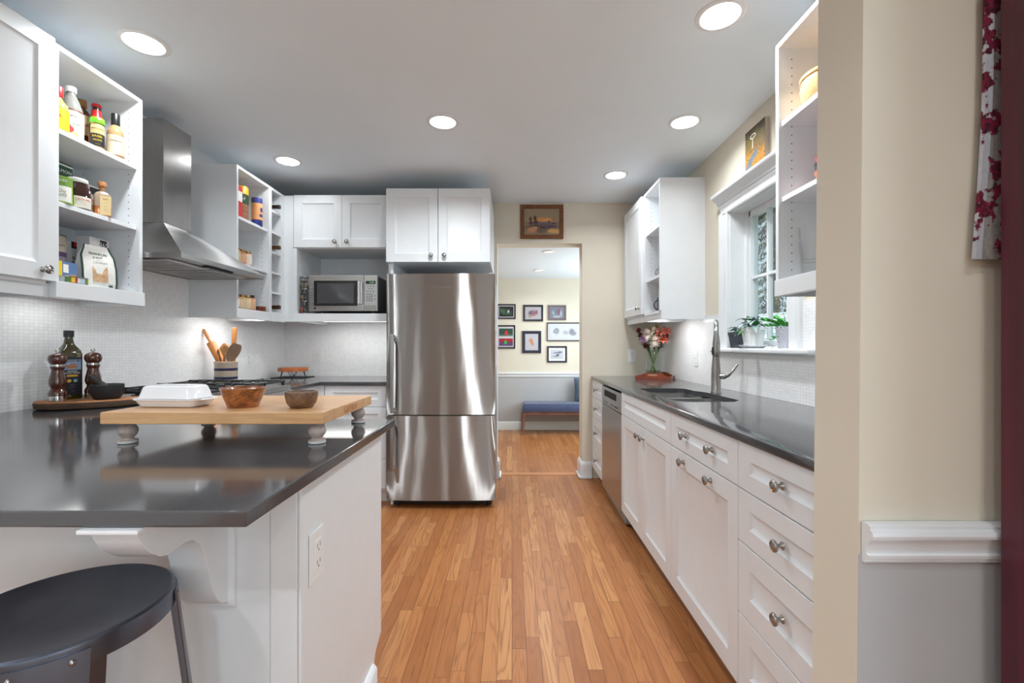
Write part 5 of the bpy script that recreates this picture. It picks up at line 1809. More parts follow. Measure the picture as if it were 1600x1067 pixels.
# far right cabinet: glasses and mugs
mugm = mat('grey_stoneware', (150, 148, 150), .3, .05, coat=.3)
def mug(label, x, y, z, m, s=1, hd=R(190), grp='mugs and cups in the far right cabinet'):
    t = thing('mug', label, 'mug', (x, y, z), 0, grp, local=True)
    b = B(); b.lathe([(.032 * s, 0), (.037 * s, .003), (.040 * s, .03 * s), (.039 * s, .085 * s), (.041 * s, .092 * s), (.036 * s, .092 * s), (.034 * s, .02 * s), (.0, .01)], n=30)
    ob('cup', b, m, t, 40, local=True)
    c, sn = math.cos(hd), math.sin(hd)
    b = B(); b.tube([((.038 * s + .028 * s * math.sin(k * PI / 8)) * c, (.038 * s + .028 * s * math.sin(k * PI / 8)) * sn, .048 * s - .030 * s * math.cos(k * PI / 8)) for k in range(9)], .0052 * s, 10)
    ob('handle', b, m, t, 50, local=True)
mug('clear glass cup on the top shelf of the far right cabinet', 1.135, 3.425, 2.0333, tg, .8)
mug('grey mug on the middle shelf of the far right cabinet', 1.135, 3.425, 1.6803, mugm, 1, R(200))
mug('large dark grey mug with a ring handle on the lowest shelf, far right cabinet', 1.14, 3.42, 1.4265, mat('pewter_glaze', (120, 120, 124), .25, .3), 1.25, R(195))

# ------------------------------------------------------------------ window sill plants
SILL = 1.1683
def pot(name, label, x, y, prof, m, cat='plant'):
    t = thing(name, label, cat, (x, y, SILL), 0, 'plants on the window sill', local=True)
    b = B(); b.lathe(prof, n=36)
    ob('pot', b, m, t, 40, local=True)
    return t
soil = mat('potting_soil', (54, 40, 30), .95, 0, .3, 80, .4)
rnd = random.Random(11)
t = pot('potted_plant', 'small plant in a dark grey pot at the left of the window sill', 1.318, 2.672, [(.030, 0), (.033, .002), (.043, .070), (.0465, .072), (.0475, .092), (.044, .092), (.041, .072), (.0, .072)], mat('dark_grey_pot', (74, 78, 88), .4))
b = B()
for k in range(26):
    a = rnd.uniform(0, 2 * PI); r = rnd.uniform(0, .022)
    h = rnd.uniform(.010, .045)
    b.leaf((r * math.cos(a), r * math.sin(a), .076 + h), (math.cos(a), math.sin(a), rnd.uniform(-.1, .5)), rnd.uniform(.035, .055), rnd.uniform(.012, .020), .5)
    b.tube([(0, 0, .07), (r * math.cos(a), r * math.sin(a), .078 + h)], .0012, 5)
sagem = mat('sage_leaf', (88, 128, 110), .5, 0, .2, 40)
ob('foliage', b, sagem, t, 60, local=True, recalc=False)
b = B(); b.ball((.012, -.028, .098), .006, n=10)
ob('orange_bud', b, mat('orange_bud_skin', (222, 130, 40), .5), t, 60, local=True)
sx, sy = 1.335, 2.518
t = thing('saucer', 'white ceramic saucer under the white pot on the window sill', 'saucer', (sx, sy, SILL), 0, local=True)
b = B(); b.lathe([(.045, 0), (.050, .001), (.074, .014), (.0755, .016), (.072, .017), (.048, .005), (.0, .004)], n=40)
ob('dish', b, por, t, 40, local=True)
t = pot('potted_plant', 'silver-leaved plant in a white ceramic pot in the middle of the window sill', sx, sy, [(.040, .0053), (.044, .007), (.058, .085), (.058, .088), (.062, .090), (.0635, .115), (.059, .116), (.056, .090), (.0, .090)], mat('white_glazed_pot', (240, 240, 240), .3, var=.02))
silver = mat('silver_leaf', (166, 184, 186), .5, 0, .18, 60)
green = mat('bright_leaf', (76, 168, 70), .45, 0, .2, 40)
b = B()
for k in range(38):
    a = rnd.uniform(0, 2 * PI) if k > 10 else R(200) + rnd.uniform(-1.2, 1.2)
    el = rnd.uniform(.0, 1.7)
    r = rnd.uniform(.0, .035)
    b.leaf((r * math.cos(a), r * math.sin(a), .108 + rnd.uniform(0, .045)), (math.cos(a), math.sin(a), el), rnd.uniform(.06, .092), rnd.uniform(.036, .052), .62, 0, .14, 8, .8)
ob('silver_leaves', b, silver, t, 60, local=True, recalc=False)
b = B()
for a, el, h in ((R(210), 1.9, .13), (R(250), .7, .12), (R(190), -.2, .11), (R(100), .8, .13)):
    b.leaf((.02 * math.cos(a), .02 * math.sin(a), h), (math.cos(a), math.sin(a), el), .078, .046, .3, 0, .14, 8, .8)
ob('green_leaves', b, green, t, 60, local=True, recalc=False)
m, nt, bb = new_mat('etched_leaf_pot')
wv = nt.nodes.new('ShaderNodeTexWave'); wv.inputs['Scale'].default_value = 60; wv.inputs['Distortion'].default_value = 9; wv.inputs['Detail'].default_value = 1.5; wv.inputs['Detail Scale'].default_value = .9
nt.links.new(coords(nt, rot=(.4, .7, .3)), wv.inputs['Vector'])
nt.links.new(ramp(nt, wv.outputs['Fac'], [(.10, lin((130, 132, 150))), (.35, lin((212, 214, 222)))]), bb.inputs['Base Color'])
bb.inputs['Roughness'].default_value = .5
t = pot('potted_plant', 'trailing green plant in a leaf-patterned pale blue pot at the right of the window sill', 1.352, 2.235, [(.036, 0), (.040, .002), (.052, .100), (.0535, .106), (.050, .106), (.047, .085), (.0, .085)], m)
b = B()
for k, (a, L, el) in enumerate(((R(150), .11, 1.2), (R(120), .12, .7), (R(95), .14, 1.4), (R(175), .07, 1.8), (R(110), .09, -.1), (R(130), .15, 1.0), (R(250), .05, 1.4))):
    d = Vector((math.cos(a), math.sin(a), el)).normalized()
    st_ = [Vector((0, 0, .085)) + d * (L * i / 4) + Vector((0, 0, -.35 * L * (i / 4) ** 2)) for i in range(5)]
    b.tube(st_, .0014, 5)
    for i in (2, 3, 4):
        for s in (-1, 1):
            dd = (d + Vector((-d.y, d.x, 0)) * s * .9 + Vector((0, 0, rnd.uniform(-.2, .5)))).normalized()
            b.leaf(st_[i], dd, rnd.uniform(.030, .040), rnd.uniform(.026, .034), .2, 0, .10, 8, .7)
ob('foliage', b, green, t, 60, local=True, recalc=False)
b = B()
for a, h in ((R(200), .11), (R(330), .10), (R(80), .09), (R(20), .08), (R(260), .075)):
    b.tube([(0.01 * math.cos(a), .01 * math.sin(a), .086), (.02 * math.cos(a), .02 * math.sin(a), .086 + h * .6), (.035 * math.cos(a), .035 * math.sin(a), .086 + h)], [.0022, .0016, .0006], 6)
ob('blue_spikes', b, mat('blue_grey_leaf', (110, 136, 148), .5), t, 60, local=True)

# canvas over the window
t = thing('small_canvas', 'small autumn painting standing on the crown over the window', 'painting', (XR - .012, 2.44, 2.1155), 0, local=True)
b = B(); b.box(-.011, .0115, -.0985, .0985, 0, .246, .001)
ob('canvas', b, mat('linen_edge', (196, 178, 166), .8, bmp=.1), t, 30, local=True)
m, nt, bb = new_mat('autumn_paint')
v = coords(nt, scale=(1, 1, 1))
n_ = noise(nt, v, 55, 4, .7)
sepz = nt.nodes.new('ShaderNodeSeparateXYZ'); nt.links.new(v, sepz.inputs[0])
h_ = math_n(nt, 'ADD', math_n(nt, 'MULTIPLY', sepz.outputs[2], 3.3), math_n(nt, 'MULTIPLY_ADD', n_, .5, -.25))
c1_ = ramp(nt, h_, [(0, lin((196, 132, 30))), (.30, lin((206, 146, 38))), (.42, lin((150, 112, 44))), (.60, lin((112, 104, 44))), (.75, lin((58, 46, 28))), (1, lin((46, 36, 24)))])
c2_ = mixc(nt, ramp(nt, noise(nt, v, 120, 3), [(.55, (0, 0, 0)), (.66, (1, 1, 1))]), c1_, lin((112, 74, 26)))
nt.links.new(c2_, bb.inputs['Base Color']); bb.inputs['Roughness'].default_value = .6
b = B(); b.box(-.0119, -.0111, -.098, .098, .001, .245)
ob('painted_face', b, m, t, 0, local=True)
b = B()
gx = -.0122
def fpoly(pts, mi):
    b.geo([(gx - .0001 * mi, y, z) for y, z in pts], [tuple(range(len(pts)))], mi)
# grey stream and pale tap-like post with a ring (u grows to the viewer's left)
fpoly([(.098, .040), (.060, .085), (.0, .115), (-.030, .118), (-.030, .090), (.02, .060), (.05, .030), (.098, .012)], 0)
fpoly([(.016, .135), (.026, .135), (.024, .185), (.018, .185)], 1)
for i in range(20):
    a0_, a1_ = 2 * PI * i / 20, 2 * PI * (i + 1) / 20
    fpoly([(.018 + .030 * math.cos(a0_), .198 + .013 * math.sin(a0_)), (.018 + .030 * math.cos(a1_), .198 + .013 * math.sin(a1_)), (.018 + .022 * math.cos(a1_), .198 + .008 * math.sin(a1_)), (.018 + .022 * math.cos(a0_), .198 + .008 * math.sin(a0_))], 1)
ob('painted_shapes', b, [mat('stream_paint', (112, 124, 134), .6, 0, .25, 60), mat('ivory_paint', (232, 226, 206), .6)], t, 0, local=True, recalc=False)

# ------------------------------------------------------------------ tray, vase and flowers
t = thing('wooden_tray', 'reddish wood serving tray in the far right corner of the worktop', 'tray', (1.170, 3.705, .9137), R(-29), local=True)
redw = wood('mahogany_tray', (92, 36, 18), (146, 66, 34), (.7, 2.5, 2.5), .3, 8, .3)
hw, hd_ = .132, .115
b = B(); b.box(-hw, hw, -hd_, hd_, 0, .008, .001)
ob('bottom', b, redw, t, 30, local=True)
def tray_end(y, s):
    pts = [(-hw - .004, 0), (hw + .004, 0), (hw + .004, .026)]
    for i in range(13):
        u = 1 - i / 12
        x = (u * 2 - 1) * (hw + .004)
        k = max(0, min(1, (.86 - abs(u * 2 - 1)) / .48)); k = k * k * (3 - 2 * k)
        pts.append((x, .026 + .026 * k))
    pts.append((-hw - .004, .026))
    out = []
    for p in pts:
        if not out or (abs(out[-1][0] - p[0]) + abs(out[-1][1] - p[1])) > 1e-5:
            out.append(p)
    if abs(out[-1][0] - out[0][0]) + abs(out[-1][1] - out[0][1]) < 1e-5:
        out.pop()
    b = B()
    hole = [(-.042 + .084 * i / 6, .034 if True else 0) for i in range(7)]
    b.prism(out, 'Y', y - .005, y + .005, .0008)
    e_ = ob('end_rail', b, redw, t, 30, local=True)
    b = B()
    b.prism([(-.040, .030), (.040, .030), (.036, .041), (.0, .044), (-.036, .041)], 'Y', y - .0058, y + .0058)
    ob('grip_recess', b, wood('pale_grip', (150, 100, 72), (190, 146, 116), (1, 3, 3), .5, 9), e_, 0, local=True)
tray_end(-hd_, 1); tray_end(hd_, -1)
for s in (-1, 1):
    b = B(); b.box(s * hw - .005, s * hw + .005, -hd_ + .0052, hd_ - .0052, 0, .027, .001)
    ob('side_rail', b, redw, t, 30, local=True)
vx, vy, vz = 1.148, 3.70, .9221
t = thing('glass_vase', 'clear cylindrical glass vase of flowers standing on the wooden tray', 'vase', (vx, vy, vz), 0, local=True)
b = B(); b.lathe([(.060, 0), (.063, .002), (.063, .222), (.0615, .224), (.060, .222), (.060, .008), (.0, .007)], n=40)
ob('glass', b, glass('vase_glass', (248, 252, 250)), t, 40, local=True)
b = B(); b.lathe([(.0, .0085), (.0593, .0085), (.0593, .062), (.0, .062)], n=40, cap=(False, False))
ob('water', b, glass('vase_water', (206, 216, 190), 0, 1.33), t, 40, local=True)
rnd = random.Random(5)
stemm = mat('flower_stem', (92, 110, 46), .5, 0, .2, 30)
leafm = mat('dark_flower_leaf', (42, 78, 34), .5, 0, .25, 30)
def flower(kind, label, hx, hy, hz, group=None):
    """one cut flower: stem from the vase, leaves and its head; coordinates from the vase base"""
    a = math.atan2(hy, hx)
    q = rnd.uniform(0, 2 * PI); rr_ = rnd.uniform(.022, .046)
    base = Vector((rr_ * math.cos(a + PI + rnd.uniform(-.5, .5)), rr_ * math.sin(a + PI + rnd.uniform(-.5, .5)), .0125))
    t = thing('cut_flower', label, 'flower', (vx + base.x, vy + base.y, vz + base.z), 0, group, local=True)
    rim = Vector((.040 * math.cos(a), .040 * math.sin(a), .222))
    head = Vector((hx, hy, hz))
    pts = []
    for i in range(9):
        k = i / 8
        p = base * (1 - k) ** 2 + (rim * 2 - (base + head) * .5) * (2 * k * (1 - k)) * .0
        p = base.lerp(rim, min(1, k * 2)) if k < .5 else rim.lerp(head, (k - .5) * 2)
        pts.append(p - base)
    for _ in range(2):
        pts = [pts[0]] + [(pts[i - 1] + pts[i] * 2 + pts[i + 1]) / 4 for i in range(1, 8)] + [pts[8]]
    b = B(); b.tube(pts, .0026, 7)
    for k in range(9):
        p = pts[5 + k % 3] + Vector((0, 0, rnd.uniform(-.01, .02)))
        aa = rnd.uniform(0, 2 * PI)
        b.leaf(p, (math.cos(aa), math.sin(aa), .5), rnd.uniform(.045, .075), rnd.uniform(.016, .026), .4, 1)
    ob('stem', b, [stemm, leafm], t, 60, local=True, recalc=False)
    h = pts[8]
    up = (pts[8] - pts[6]).normalized()
    out = (up * .55 + Vector((-.30, -.85, .25)) * .8).normalized()
    rot = Vector((0, 0, 1)).rotation_difference(out).to_matrix()
    b = B()
    def petal(a, el, L, W, dr, mi=0):
        d = rot @ Vector((math.cos(a) * math.cos(el), math.sin(a) * math.cos(el), math.sin(el)))
        b.leaf(h + d * .004, d, L, W, dr, mi, .15, 5)
    if kind == 'mum':
        for k in range(85):
            el = math.asin(1 - 1.25 * (k / 85))
            petal(k * 2.39996, el, rnd.uniform(.044, .062), .0100, rnd.uniform(.0, .25))
        mt = [mat('ivory_petal', (250, 238, 226), .6, 0, .05)]
    elif kind == 'lily':
        for k in range(6):
            petal(k * PI / 3, .75 + .2 * (k % 2), .072, .032, .45)
        mt = [mat('cream_petal', (252, 244, 222), .55, 0, .05)]
    elif kind == 'coral':
        for c in range(4):
            o = rot @ Vector((.026 * math.cos(c * 1.57 + .4), .026 * math.sin(c * 1.57 + .4), .004 * c))
            hh = h
            h = hh + o
            for k in range(6):
                petal(k * PI / 3 + c, .45, .037, .021, .3, k % 2)
            h = hh
        mt = [mat('coral_petal', (238, 106, 78), .5, 0, .1, 60), mat('salmon_petal', (240, 140, 118), .5, 0, .1, 60)]
    elif kind == 'dahlia':
        for k in range(60):
            petal(k * 2.39996, math.asin(1 - k / 60 * 1.3), .021, .013, -.25)
        mt = [mat('burgundy_petal', (108, 22, 44), .55, 0, .15, 60)]
    elif kind == 'lilac':
        for k in range(60):
            petal(k * 2.39996, math.asin(1 - k / 60 * 1.2), .034, .010, .1)
        mt = [mat('lilac_petal', (190, 136, 186), .55, 0, .1, 60)]
    else:
        for k in range(7):
            petal(k * .9, 1.0, .034, .016, .1)
        mt = [mat('yellow_petal', (200, 176, 92), .55, 0, .1, 60)]
    ob('petals', b, mt, t, 60, local=True, recalc=False)
for kd, lb, hx, hy, hz in (
        ('mum', 'large ivory chrysanthemum low in the front of the bouquet', -.012, -.075, .268), ('mum', 'ivory chrysanthemum at the left of the bouquet', -.062, -.045, .322),
        ('mum', 'ivory chrysanthemum turned away at the right edge of the bouquet', .115, .005, .305), ('lily', 'cream lily in the upper middle of the bouquet', .002, -.01, .345),
        ('coral', 'coral alstroemeria right of the cream lily in the bouquet', .045, -.035, .340), ('coral', 'coral alstroemeria at the upper right of the bouquet', .100, .0, .352),
        ('coral', 'salmon alstroemeria low on the right of the bouquet', .055, -.055, .282), ('dahlia', 'burgundy pompon flower highest at the left edge of the bouquet', -.118, .0, .350),
        ('dahlia', 'burgundy pompon flower below the highest one at the left edge', -.110, -.02, .312), ('lilac', 'lilac daisy at the lower left of the bouquet', -.096, -.045, .285),
        ('dahlia', 'burgundy pompon flower between lily and left chrysanthemum', -.028, .01, .372 - .02), ('dahlia', 'dark burgundy flower at the right of the bouquet beside the coral ones', .098, -.03, .306),
        ('dahlia', 'small burgundy flower hanging lowest at the left of the bouquet', -.082, -.06, .226), ('bud', 'yellow-green bud on top of the bouquet', .032, .012, .405)):
    flower(kd, lb, hx, hy, hz + (.028 if hz < .38 else 0), 'cut flowers in the vase')

# ------------------------------------------------------------------ bar stool in the foreground
STZ, STR = .742, .155
t = thing('bar_stool', 'dark metal bar stool with a round seat at the lower left', 'stool', (-.760, .768, 0), 0, local=True)
gun = mat('gunmetal', (104, 110, 124), .30, .9, .12, 14, .02)
b = B(); b.lathe([(.0, STZ - .010), (.06, STZ - .0095), (.115, STZ - .006), (.140, STZ - .0015), (STR - .006, STZ), (STR - .001, STZ - .003), (STR, STZ - .008), (STR, STZ - .036), (STR - .002, STZ - .036), (STR - .003, STZ - .012), (.0, STZ - .014)], n=64)
ob('seat', b, gun, t, 40, local=True)
def stool_leg(a):
    c, s = math.cos(a), math.sin(a)
    def P(r, o, z):
        return (r * c - o * s, r * s + o * c, z)
    top, bot = STZ - .012, 0.0
    b = B()
    # bent plate, wide at the seat and tapering to the foot
    def sect(k):
        z = top + (bot - top) * k
        r = STR + .0035 + .085 * k
        w = .052 * (1 - k) + .018 * k
        dp = (w ** 2 / (2 * STR)) * 1.0 + .012 * k
        th = .003
        return [P(r - dp, -w, z), P(r - dp * .25, -w * .45, z), P(r, 0, z), P(r - dp * .25, w * .45, z), P(r - dp, w, z),
                P(r - dp - th, w, z), P(r - dp * .25 - th, w * .45, z), P(r - th * 1.4, 0, z), P(r - dp * .25 - th, -w * .45, z), P(r - dp - th, -w, z)]
    b.rings([sect(k / 8) for k in range(9)])
    lg = ob('leg', b, gun, t, 25, local=True)
    for o in (-.032, .032):
        b = B()
        r = math.sqrt(STR ** 2 - o * o) + .0025
        b.ball(P(r, o, STZ - .024), .0048, n=12)
        ob('rivet', b, M['nickel'], lg, 60, local=True)
for a in (-53, 45, 127, 225):
    stool_leg(R(a))
for zz, r in ((.24, .172),):
    b = B()
    pts = [(r * math.cos(R(q_)) * 1.22, r * math.sin(R(q_)) * 1.22, zz) for q_ in (-53, 45, 127, 225)]
    for k in range(4):
        b.tube([pts[k], pts[(k + 1) % 4]], .009, 10)
    ob('foot_ring', b, gun, t, 40, local=True)

# ------------------------------------------------------------------ painted hutch at the right edge with a quilted runner
t = thing('tall_hutch', 'tall burgundy wooden hutch cut off by the right edge', 'hutch', (1.2, .6, 0))
bur = wood('burgundy_paint', (54, 10, 26), (100, 26, 48), (7, 7, .35), .42, 6, .2, .4)
hy1 = .795
hx0 = .853
b = B()
b.box(hx0, 1.50, .42, hy1, .0, 1.95, .002)
ob('case', b, bur, t, 30)
b = B(); b.prism([(hx0, 1.9502), (hx0 - .018, 1.965), (hx0 - .022, 1.99), (hx0 - .045, 2.02), (hx0 - .050, 2.05), (1.50, 2.05), (1.50, 1.9502)], 'Y', .37, hy1 + .012, .001)
ob('cornice', b, bur, t, 30)
for x0, x1 in ((hx0 + .03, 1.172), (1.178, 1.47)):
    b = B(face('-Y', (0, .4195, 0))); b.shaker(x0, x1, .08, 1.90, 0, .018, .05)
    d = ob('door', b, bur, t, 30)
    knob(d, (x1 - .03 if x0 < 1 else x0 + .03, .4015, 1.0), '-Y')
flor = floral_mat('floral_quilt', (112, 106, 102), (166, 162, 158))
piping = floral_mat('floral_binding', (176, 178, 186), (206, 208, 216))
t = thing('quilted_runner', 'floral quilted runner hanging between the hutch and the wall at the upper right', 'textile', (1.0, .815, 1.335))
def cl(u, z):
    # gentle sway of the hanging cloth; u from the free edge
    x0 = .826 + .022 * min(1, (z - 1.335) / .5) + .004 * math.sin(z * 9)
    x = x0 + u
    y = .813 + .0035 * math.sin(u * 60 + z * 5) * min(1, u / .02)
    return x, y
zs = [1.335 + (2.06 - 1.335) * i / 40 for i in range(41)]
def sheet(u0, u1, th, nu):
    b = B()
    us = [u0 + (u1 - u0) * i / nu for i in range(nu + 1)]
    rs = []
    for z in zs:
        f = [(cl(u, z)[0], cl(u, z)[1] - th, z) for u in us]
        k = [(cl(u, z)[0], cl(u, z)[1] + th, z) for u in reversed(us)]
        rs.append(f + k)
    b.rings(rs)
    return b
ob('quilted_cloth', sheet(.0145, .30, .0025, 20), flor, t, 60)
ob('binding', sheet(.0, .0142, .0034, 3), piping, t, 60)
b = B(); b.box(.86, 1.20, .45, .812, 2.0502, 2.056, .001)
ob('draped_end', b, flor, t, 30)

# ------------------------------------------------------------------ recessed lamps
def can_light(label, x, y, z, on=True, power=CAN_POWER, r=.092, spread=R(150)):
    t = thing('recessed_light', label, 'ceiling light', (x, y, z), 0, 'recessed ceiling lights' if on else 'unlit recessed lights', local=True)
    b = B(); b.lathe([(r, 0), (r, -.003), (r - .006, -.006), (r * .80, -.0065), (r * .76, -.003), (r * .755, -.0005)], n=40, cap=(False, False))
    ob('trim_ring', b, M['trim'], t, 40, local=True)
    b = B(); b.lathe([(r * .757, -.0006), (r * .74, -.004), (r * .60, -.007), (.0, -.008)], n=36, cap=(False, True))
    ob('bulb', b, M['bulb'] if on else M['bulboff'], t, 60, local=True)
    if power:
        a = area('lamp', (0, 0, -.0145), (0, 0, 0), r * 1.2, r * 1.2, power, LAMP, 'DISK', spread)
        a.parent = t
    return t
can_light('lit recessed ceiling light at the upper left, above the bottle cabinet', -1.552, 1.919, CEIL, power=5.0)
can_light('lit recessed ceiling light nearest the microwave cabinet, above the spice shelves', -1.547, 3.142, CEIL, power=1.4)
can_light('lit recessed ceiling light in the middle of the ceiling, above the refrigerator', -.394, 2.594, CEIL)
can_light('lit recessed ceiling light in front of the small window painting', .985, 2.594, CEIL, power=3.2)
can_light('lit recessed ceiling light farthest back, near the doorway wall', .775, 3.400, CEIL, power=4.2)
can_light('largest lit recessed ceiling light, near the upper right crockery cabinet', .804, 1.758, CEIL)
for lb, x, y in (('over the left of the dining room', -1.62, -.10), ('over the middle left of the dining room', -1.155, -.90), ('over the middle of the dining room', -.37, -.90),
                 ('over the right of the dining room', .62, -.10), ('at the rear right of the dining room', .62, -2.2)):
    can_light('lit recessed ceiling light ' + lb + ', behind the viewer', x, y, CEIL, power=1.8 if x > 0 and y > -1 else DINING_POWER)
can_light('pale recessed light nearer the doorway in the far room ceiling', .3735, 4.579, FCEIL, False, 4.0, .070)
can_light('pale recessed light farther back in the far room ceiling', .337, 5.70, FCEIL, False, 4.0, .070)

# ------------------------------------------------------------------ pictures
def framed(name, label, x0, x1, z0, z1, y, fm, art, mat_w=0.0, mat_m=None, fw=.022, cat='picture', group=None, extra=None, th=.02):
    cx, cz = (x0 + x1) / 2, (z0 + z1) / 2
    t = thing(name, label, cat, (cx, y, cz), 0, group, local=True)
    hx, hz = (x1 - x0) / 2, (z1 - z0) / 2
    b = B()
    def rc(i, yy):
        return [(-hx + i, yy, -hz + i), (hx - i, yy, -hz + i), (hx - i, yy, hz - i), (-hx + i, yy, hz - i)]
    b.rings([rc(0, -.001), rc(0, -th + .003), rc(.003, -th), rc(fw * .55, -th + .002), rc(fw - .003, -th + .004), rc(fw, -th + .008), rc(fw, -.001)], True, (False, False))
    b.box(-hx + .002, hx - .002, -.004, -.001, -hz + .002, hz - .002)
    ob('frame', b, fm, t, 30, local=True)
    a = fw - .002
    if mat_w:
        b = B(); b.box(-hx + a, hx - a, -.0085, -.0045, -hz + a, hz - a)
        ob('mat_board', b, mat_m or wht, t, 0, local=True)
        a += mat_w
    b = B(); b.box(-hx + a, hx - a, -.0105, -.0087 if mat_w else -.0045, -hz + a, hz - a)
    ob('print', b, art, t, 0, local=True)
    if extra:
        extra(t)
    return t
brown = wood('carved_brown_frame', (74, 38, 12), (142, 84, 30), (3, 3, 3), .4, 9, .2)
land = blobs('dusk_landscape', (150, 130, 104), [
    (0, -.05, .2, .06, (104, 84, 80)), (-.0, .015, .12, .028, (206, 144, 76)), (.05, .012, .06, .02, (220, 156, 84)), (0, -.012, .2, .016, (112, 92, 100)),
    (-.085, -.075, .055, .030, (206, 142, 100)), (-.055, -.052, .035, .012, (214, 156, 112)), (.105, -.082, .075, .026, (214, 164, 100)), (.0, -.085, .06, .025, (112, 94, 72)), (.09, -.045, .07, .012, (84, 70, 92)),
    (-.100, .020, .016, .028, (66, 48, 44)), (-.095, -.01, .022, .02, (82, 58, 54)), (-.060, .030, .018, .030, (62, 46, 42)), (-.055, -.005, .026, .024, (80, 58, 56)),
    (.062, .000, .015, .016, (92, 66, 66)), (.105, .015, .030, .034, (164, 122, 84)), (.108, -.014, .022, .010, (62, 52, 72)), (-.005, -.048, .010, .012, (44, 36, 48)), (.018, -.050, .009, .012, (44, 38, 56)),
    (-.035, -.048, .008, .008, (46, 38, 44)), (-.05, -.035, .03, .006, (70, 52, 44))], .5, coat=.15)
framed('landscape_painting', 'small dusk landscape in a carved brown frame above the doorway', .074, .458, 2.137, 2.440, YB, brown, land, fw=.036, cat='painting')
FYY = YF - .0005
def fx(px_):
    return (px_ - 800) * 6.40 / 711
def fz(py_):
    return 1.18 - (py_ - 540.5) * 6.40 / 711
def far_picture(label, x0, x1, y0, y1, fm, art, mw, mm, fw, extra=None):
    return framed('framed_picture', label, fx(x0), fx(x1), fz(y1), fz(y0), FYY, fm, art, mw, mm, fw, group='framed pictures on the far room wall', extra=extra)
blk = mat('black_frame', (24, 24, 32), .4, 0, .05)
navy = mat('navy_black_frame', (34, 38, 56), .45, 0, .05)
plum = mat('plum_black_frame', (48, 30, 42), .4, 0, .08)
mauve = mat('mauve_grey_frame', (110, 98, 102), .5, 0, .05)
offw = mat('off_white_mat', (208, 206, 210), .6, var=.01)
greym = mat('grey_mat', (170, 166, 172), .6, var=.02)
foliage_photo = blobs('foliage_photo', (20, 28, 26), [(-.04, .0, .05, .05, (60, 96, 70)), (.03, .0, .02, .03, (206, 210, 208)), (-.07, .02, .03, .03, (70, 104, 84)), (.01, -.03, .03, .02, (54, 92, 66)), (.06, -.02, .03, .04, (44, 66, 58))], coat=.3)
far_picture('dark plum framed photo of white flowers in leaves, highest at the left', 776.5, 805.8, 475, 498.2, plum, foliage_photo, .014, offw, .020)
def pears(t):
    g = -.0112
    def quad(b, x0, x1, z0, z1, mi):
        b.geo([(x0, g + .0003, z0), (x1, g + .0003, z0), (x1, g + .0003, z1), (x0, g + .0003, z1)], [(0, 1, 2, 3)], mi)
    def pear(b, x, z, s, mi):
        pts = []
        for i in range(24):
            a = 2 * PI * i / 24
            r = .024 * s * (1 + .0 * math.cos(a))
            w = 1.0 if math.sin(a) < 0 else (1 - .45 * math.sin(a))
            pts.append((x + r * math.cos(a) * w, g, z + r * 1.35 * math.sin(a)))
        b.geo(pts, [tuple(range(24))], mi)
    b = B()
    quad(b, -.098, .098, .034, .118, 0); quad(b, -.098, .098, .010, .034, 1); quad(b, -.098, .098, -.070, -.022, 2); quad(b, -.098, .098, -.128, -.070, 3)
    pear(b, .006, .055, 1.05, 4); pear(b, -.004, -.074, .95, 5)
    ob('pear_prints', b, [mat('deep_green_ground', (44, 78, 66), .4), mat('sea_green_table', (84, 122, 112), .4), mat('crimson_ground', (172, 32, 50), .4), mat('violet_table', (98, 66, 110), .4),
                          mat('red_pear', (222, 40, 44), .4), mat('green_pear', (52, 176, 62), .4)], t, 0, local=True, recalc=False)
far_picture('black framed pair of pear prints, red above green, at the left below the leaf photo', 776.0, 805.0, 508, 544.5, blk, offw, .004, offw, .020, pears)
far_picture('black framed picture of blurred blue and orange figures in the upper middle', 817.5, 848.7, 476.3, 501.8, blk,
            blobs('blurred_figures', (176, 170, 176), [(-.03, 0, .05, .05, (92, 88, 116)), (.01, .0, .04, .05, (150, 96, 96)), (.045, .01, .03, .04, (124, 90, 118)), (-.045, -.04, .03, .03, (164, 128, 110))]), .004, greym, .026)
far_picture('mauve grey framed picture of blurred figures at the upper right', 856.4, 884.7, 476.6, 500, mauve,
            blobs('blurred_group', (120, 120, 132), [(-.045, .0, .035, .04, (152, 166, 178)), (-.02, .01, .03, .05, (106, 122, 132)), (.025, .01, .03, .05, (134, 84, 106)), (.055, -.01, .02, .05, (164, 176, 186)), (0, -.055, .08, .02, (166, 172, 180))]), .0, None, .026)
far_picture('navy framed tall picture of a blurred orange shape in the lower middle', 816, 845.6, 517, 551.6, navy,
            blobs('blurred_orange', (190, 188, 196), [(-.02, .03, .03, .035, (202, 152, 118)), (.0, .0, .028, .045, (206, 134, 88)), (.015, -.03, .02, .03, (196, 142, 116))]), .006, offw, .040)
far_picture('wide black framed picture of blurred grey shapes, cut off by the doorway at the right', 854.6, 916, 503.9, 532.9, blk,
            blobs('blurred_grey', (206, 208, 214), [(-.145, .01, .050, .052, (128, 132, 144)), (-.145, .01, .018, .018, (176, 180, 190)), (-.01, -.01, .05, .035, (172, 176, 184)), (.075, .0, .055, .05, (124, 128, 138)), (.10, -.02, .05, .04, (140, 144, 152))]), .02, offw, .014)
far_picture('blue-black framed small photo of a dark animal by the water, lowest at the right', 855, 886, 540.7, 566.3, navy,
            blobs('shore_photo', (196, 200, 208), [(-.0, .02, .07, .012, (120, 130, 148)), (.04, .03, .04, .012, (92, 100, 118)), (-.0, -.015, .022, .018, (40, 44, 58)), (.02, -.005, .015, .014, (52, 56, 70)), (-.02, -.03, .06, .012, (150, 154, 164))], coat=.2), .028, wht, .024)

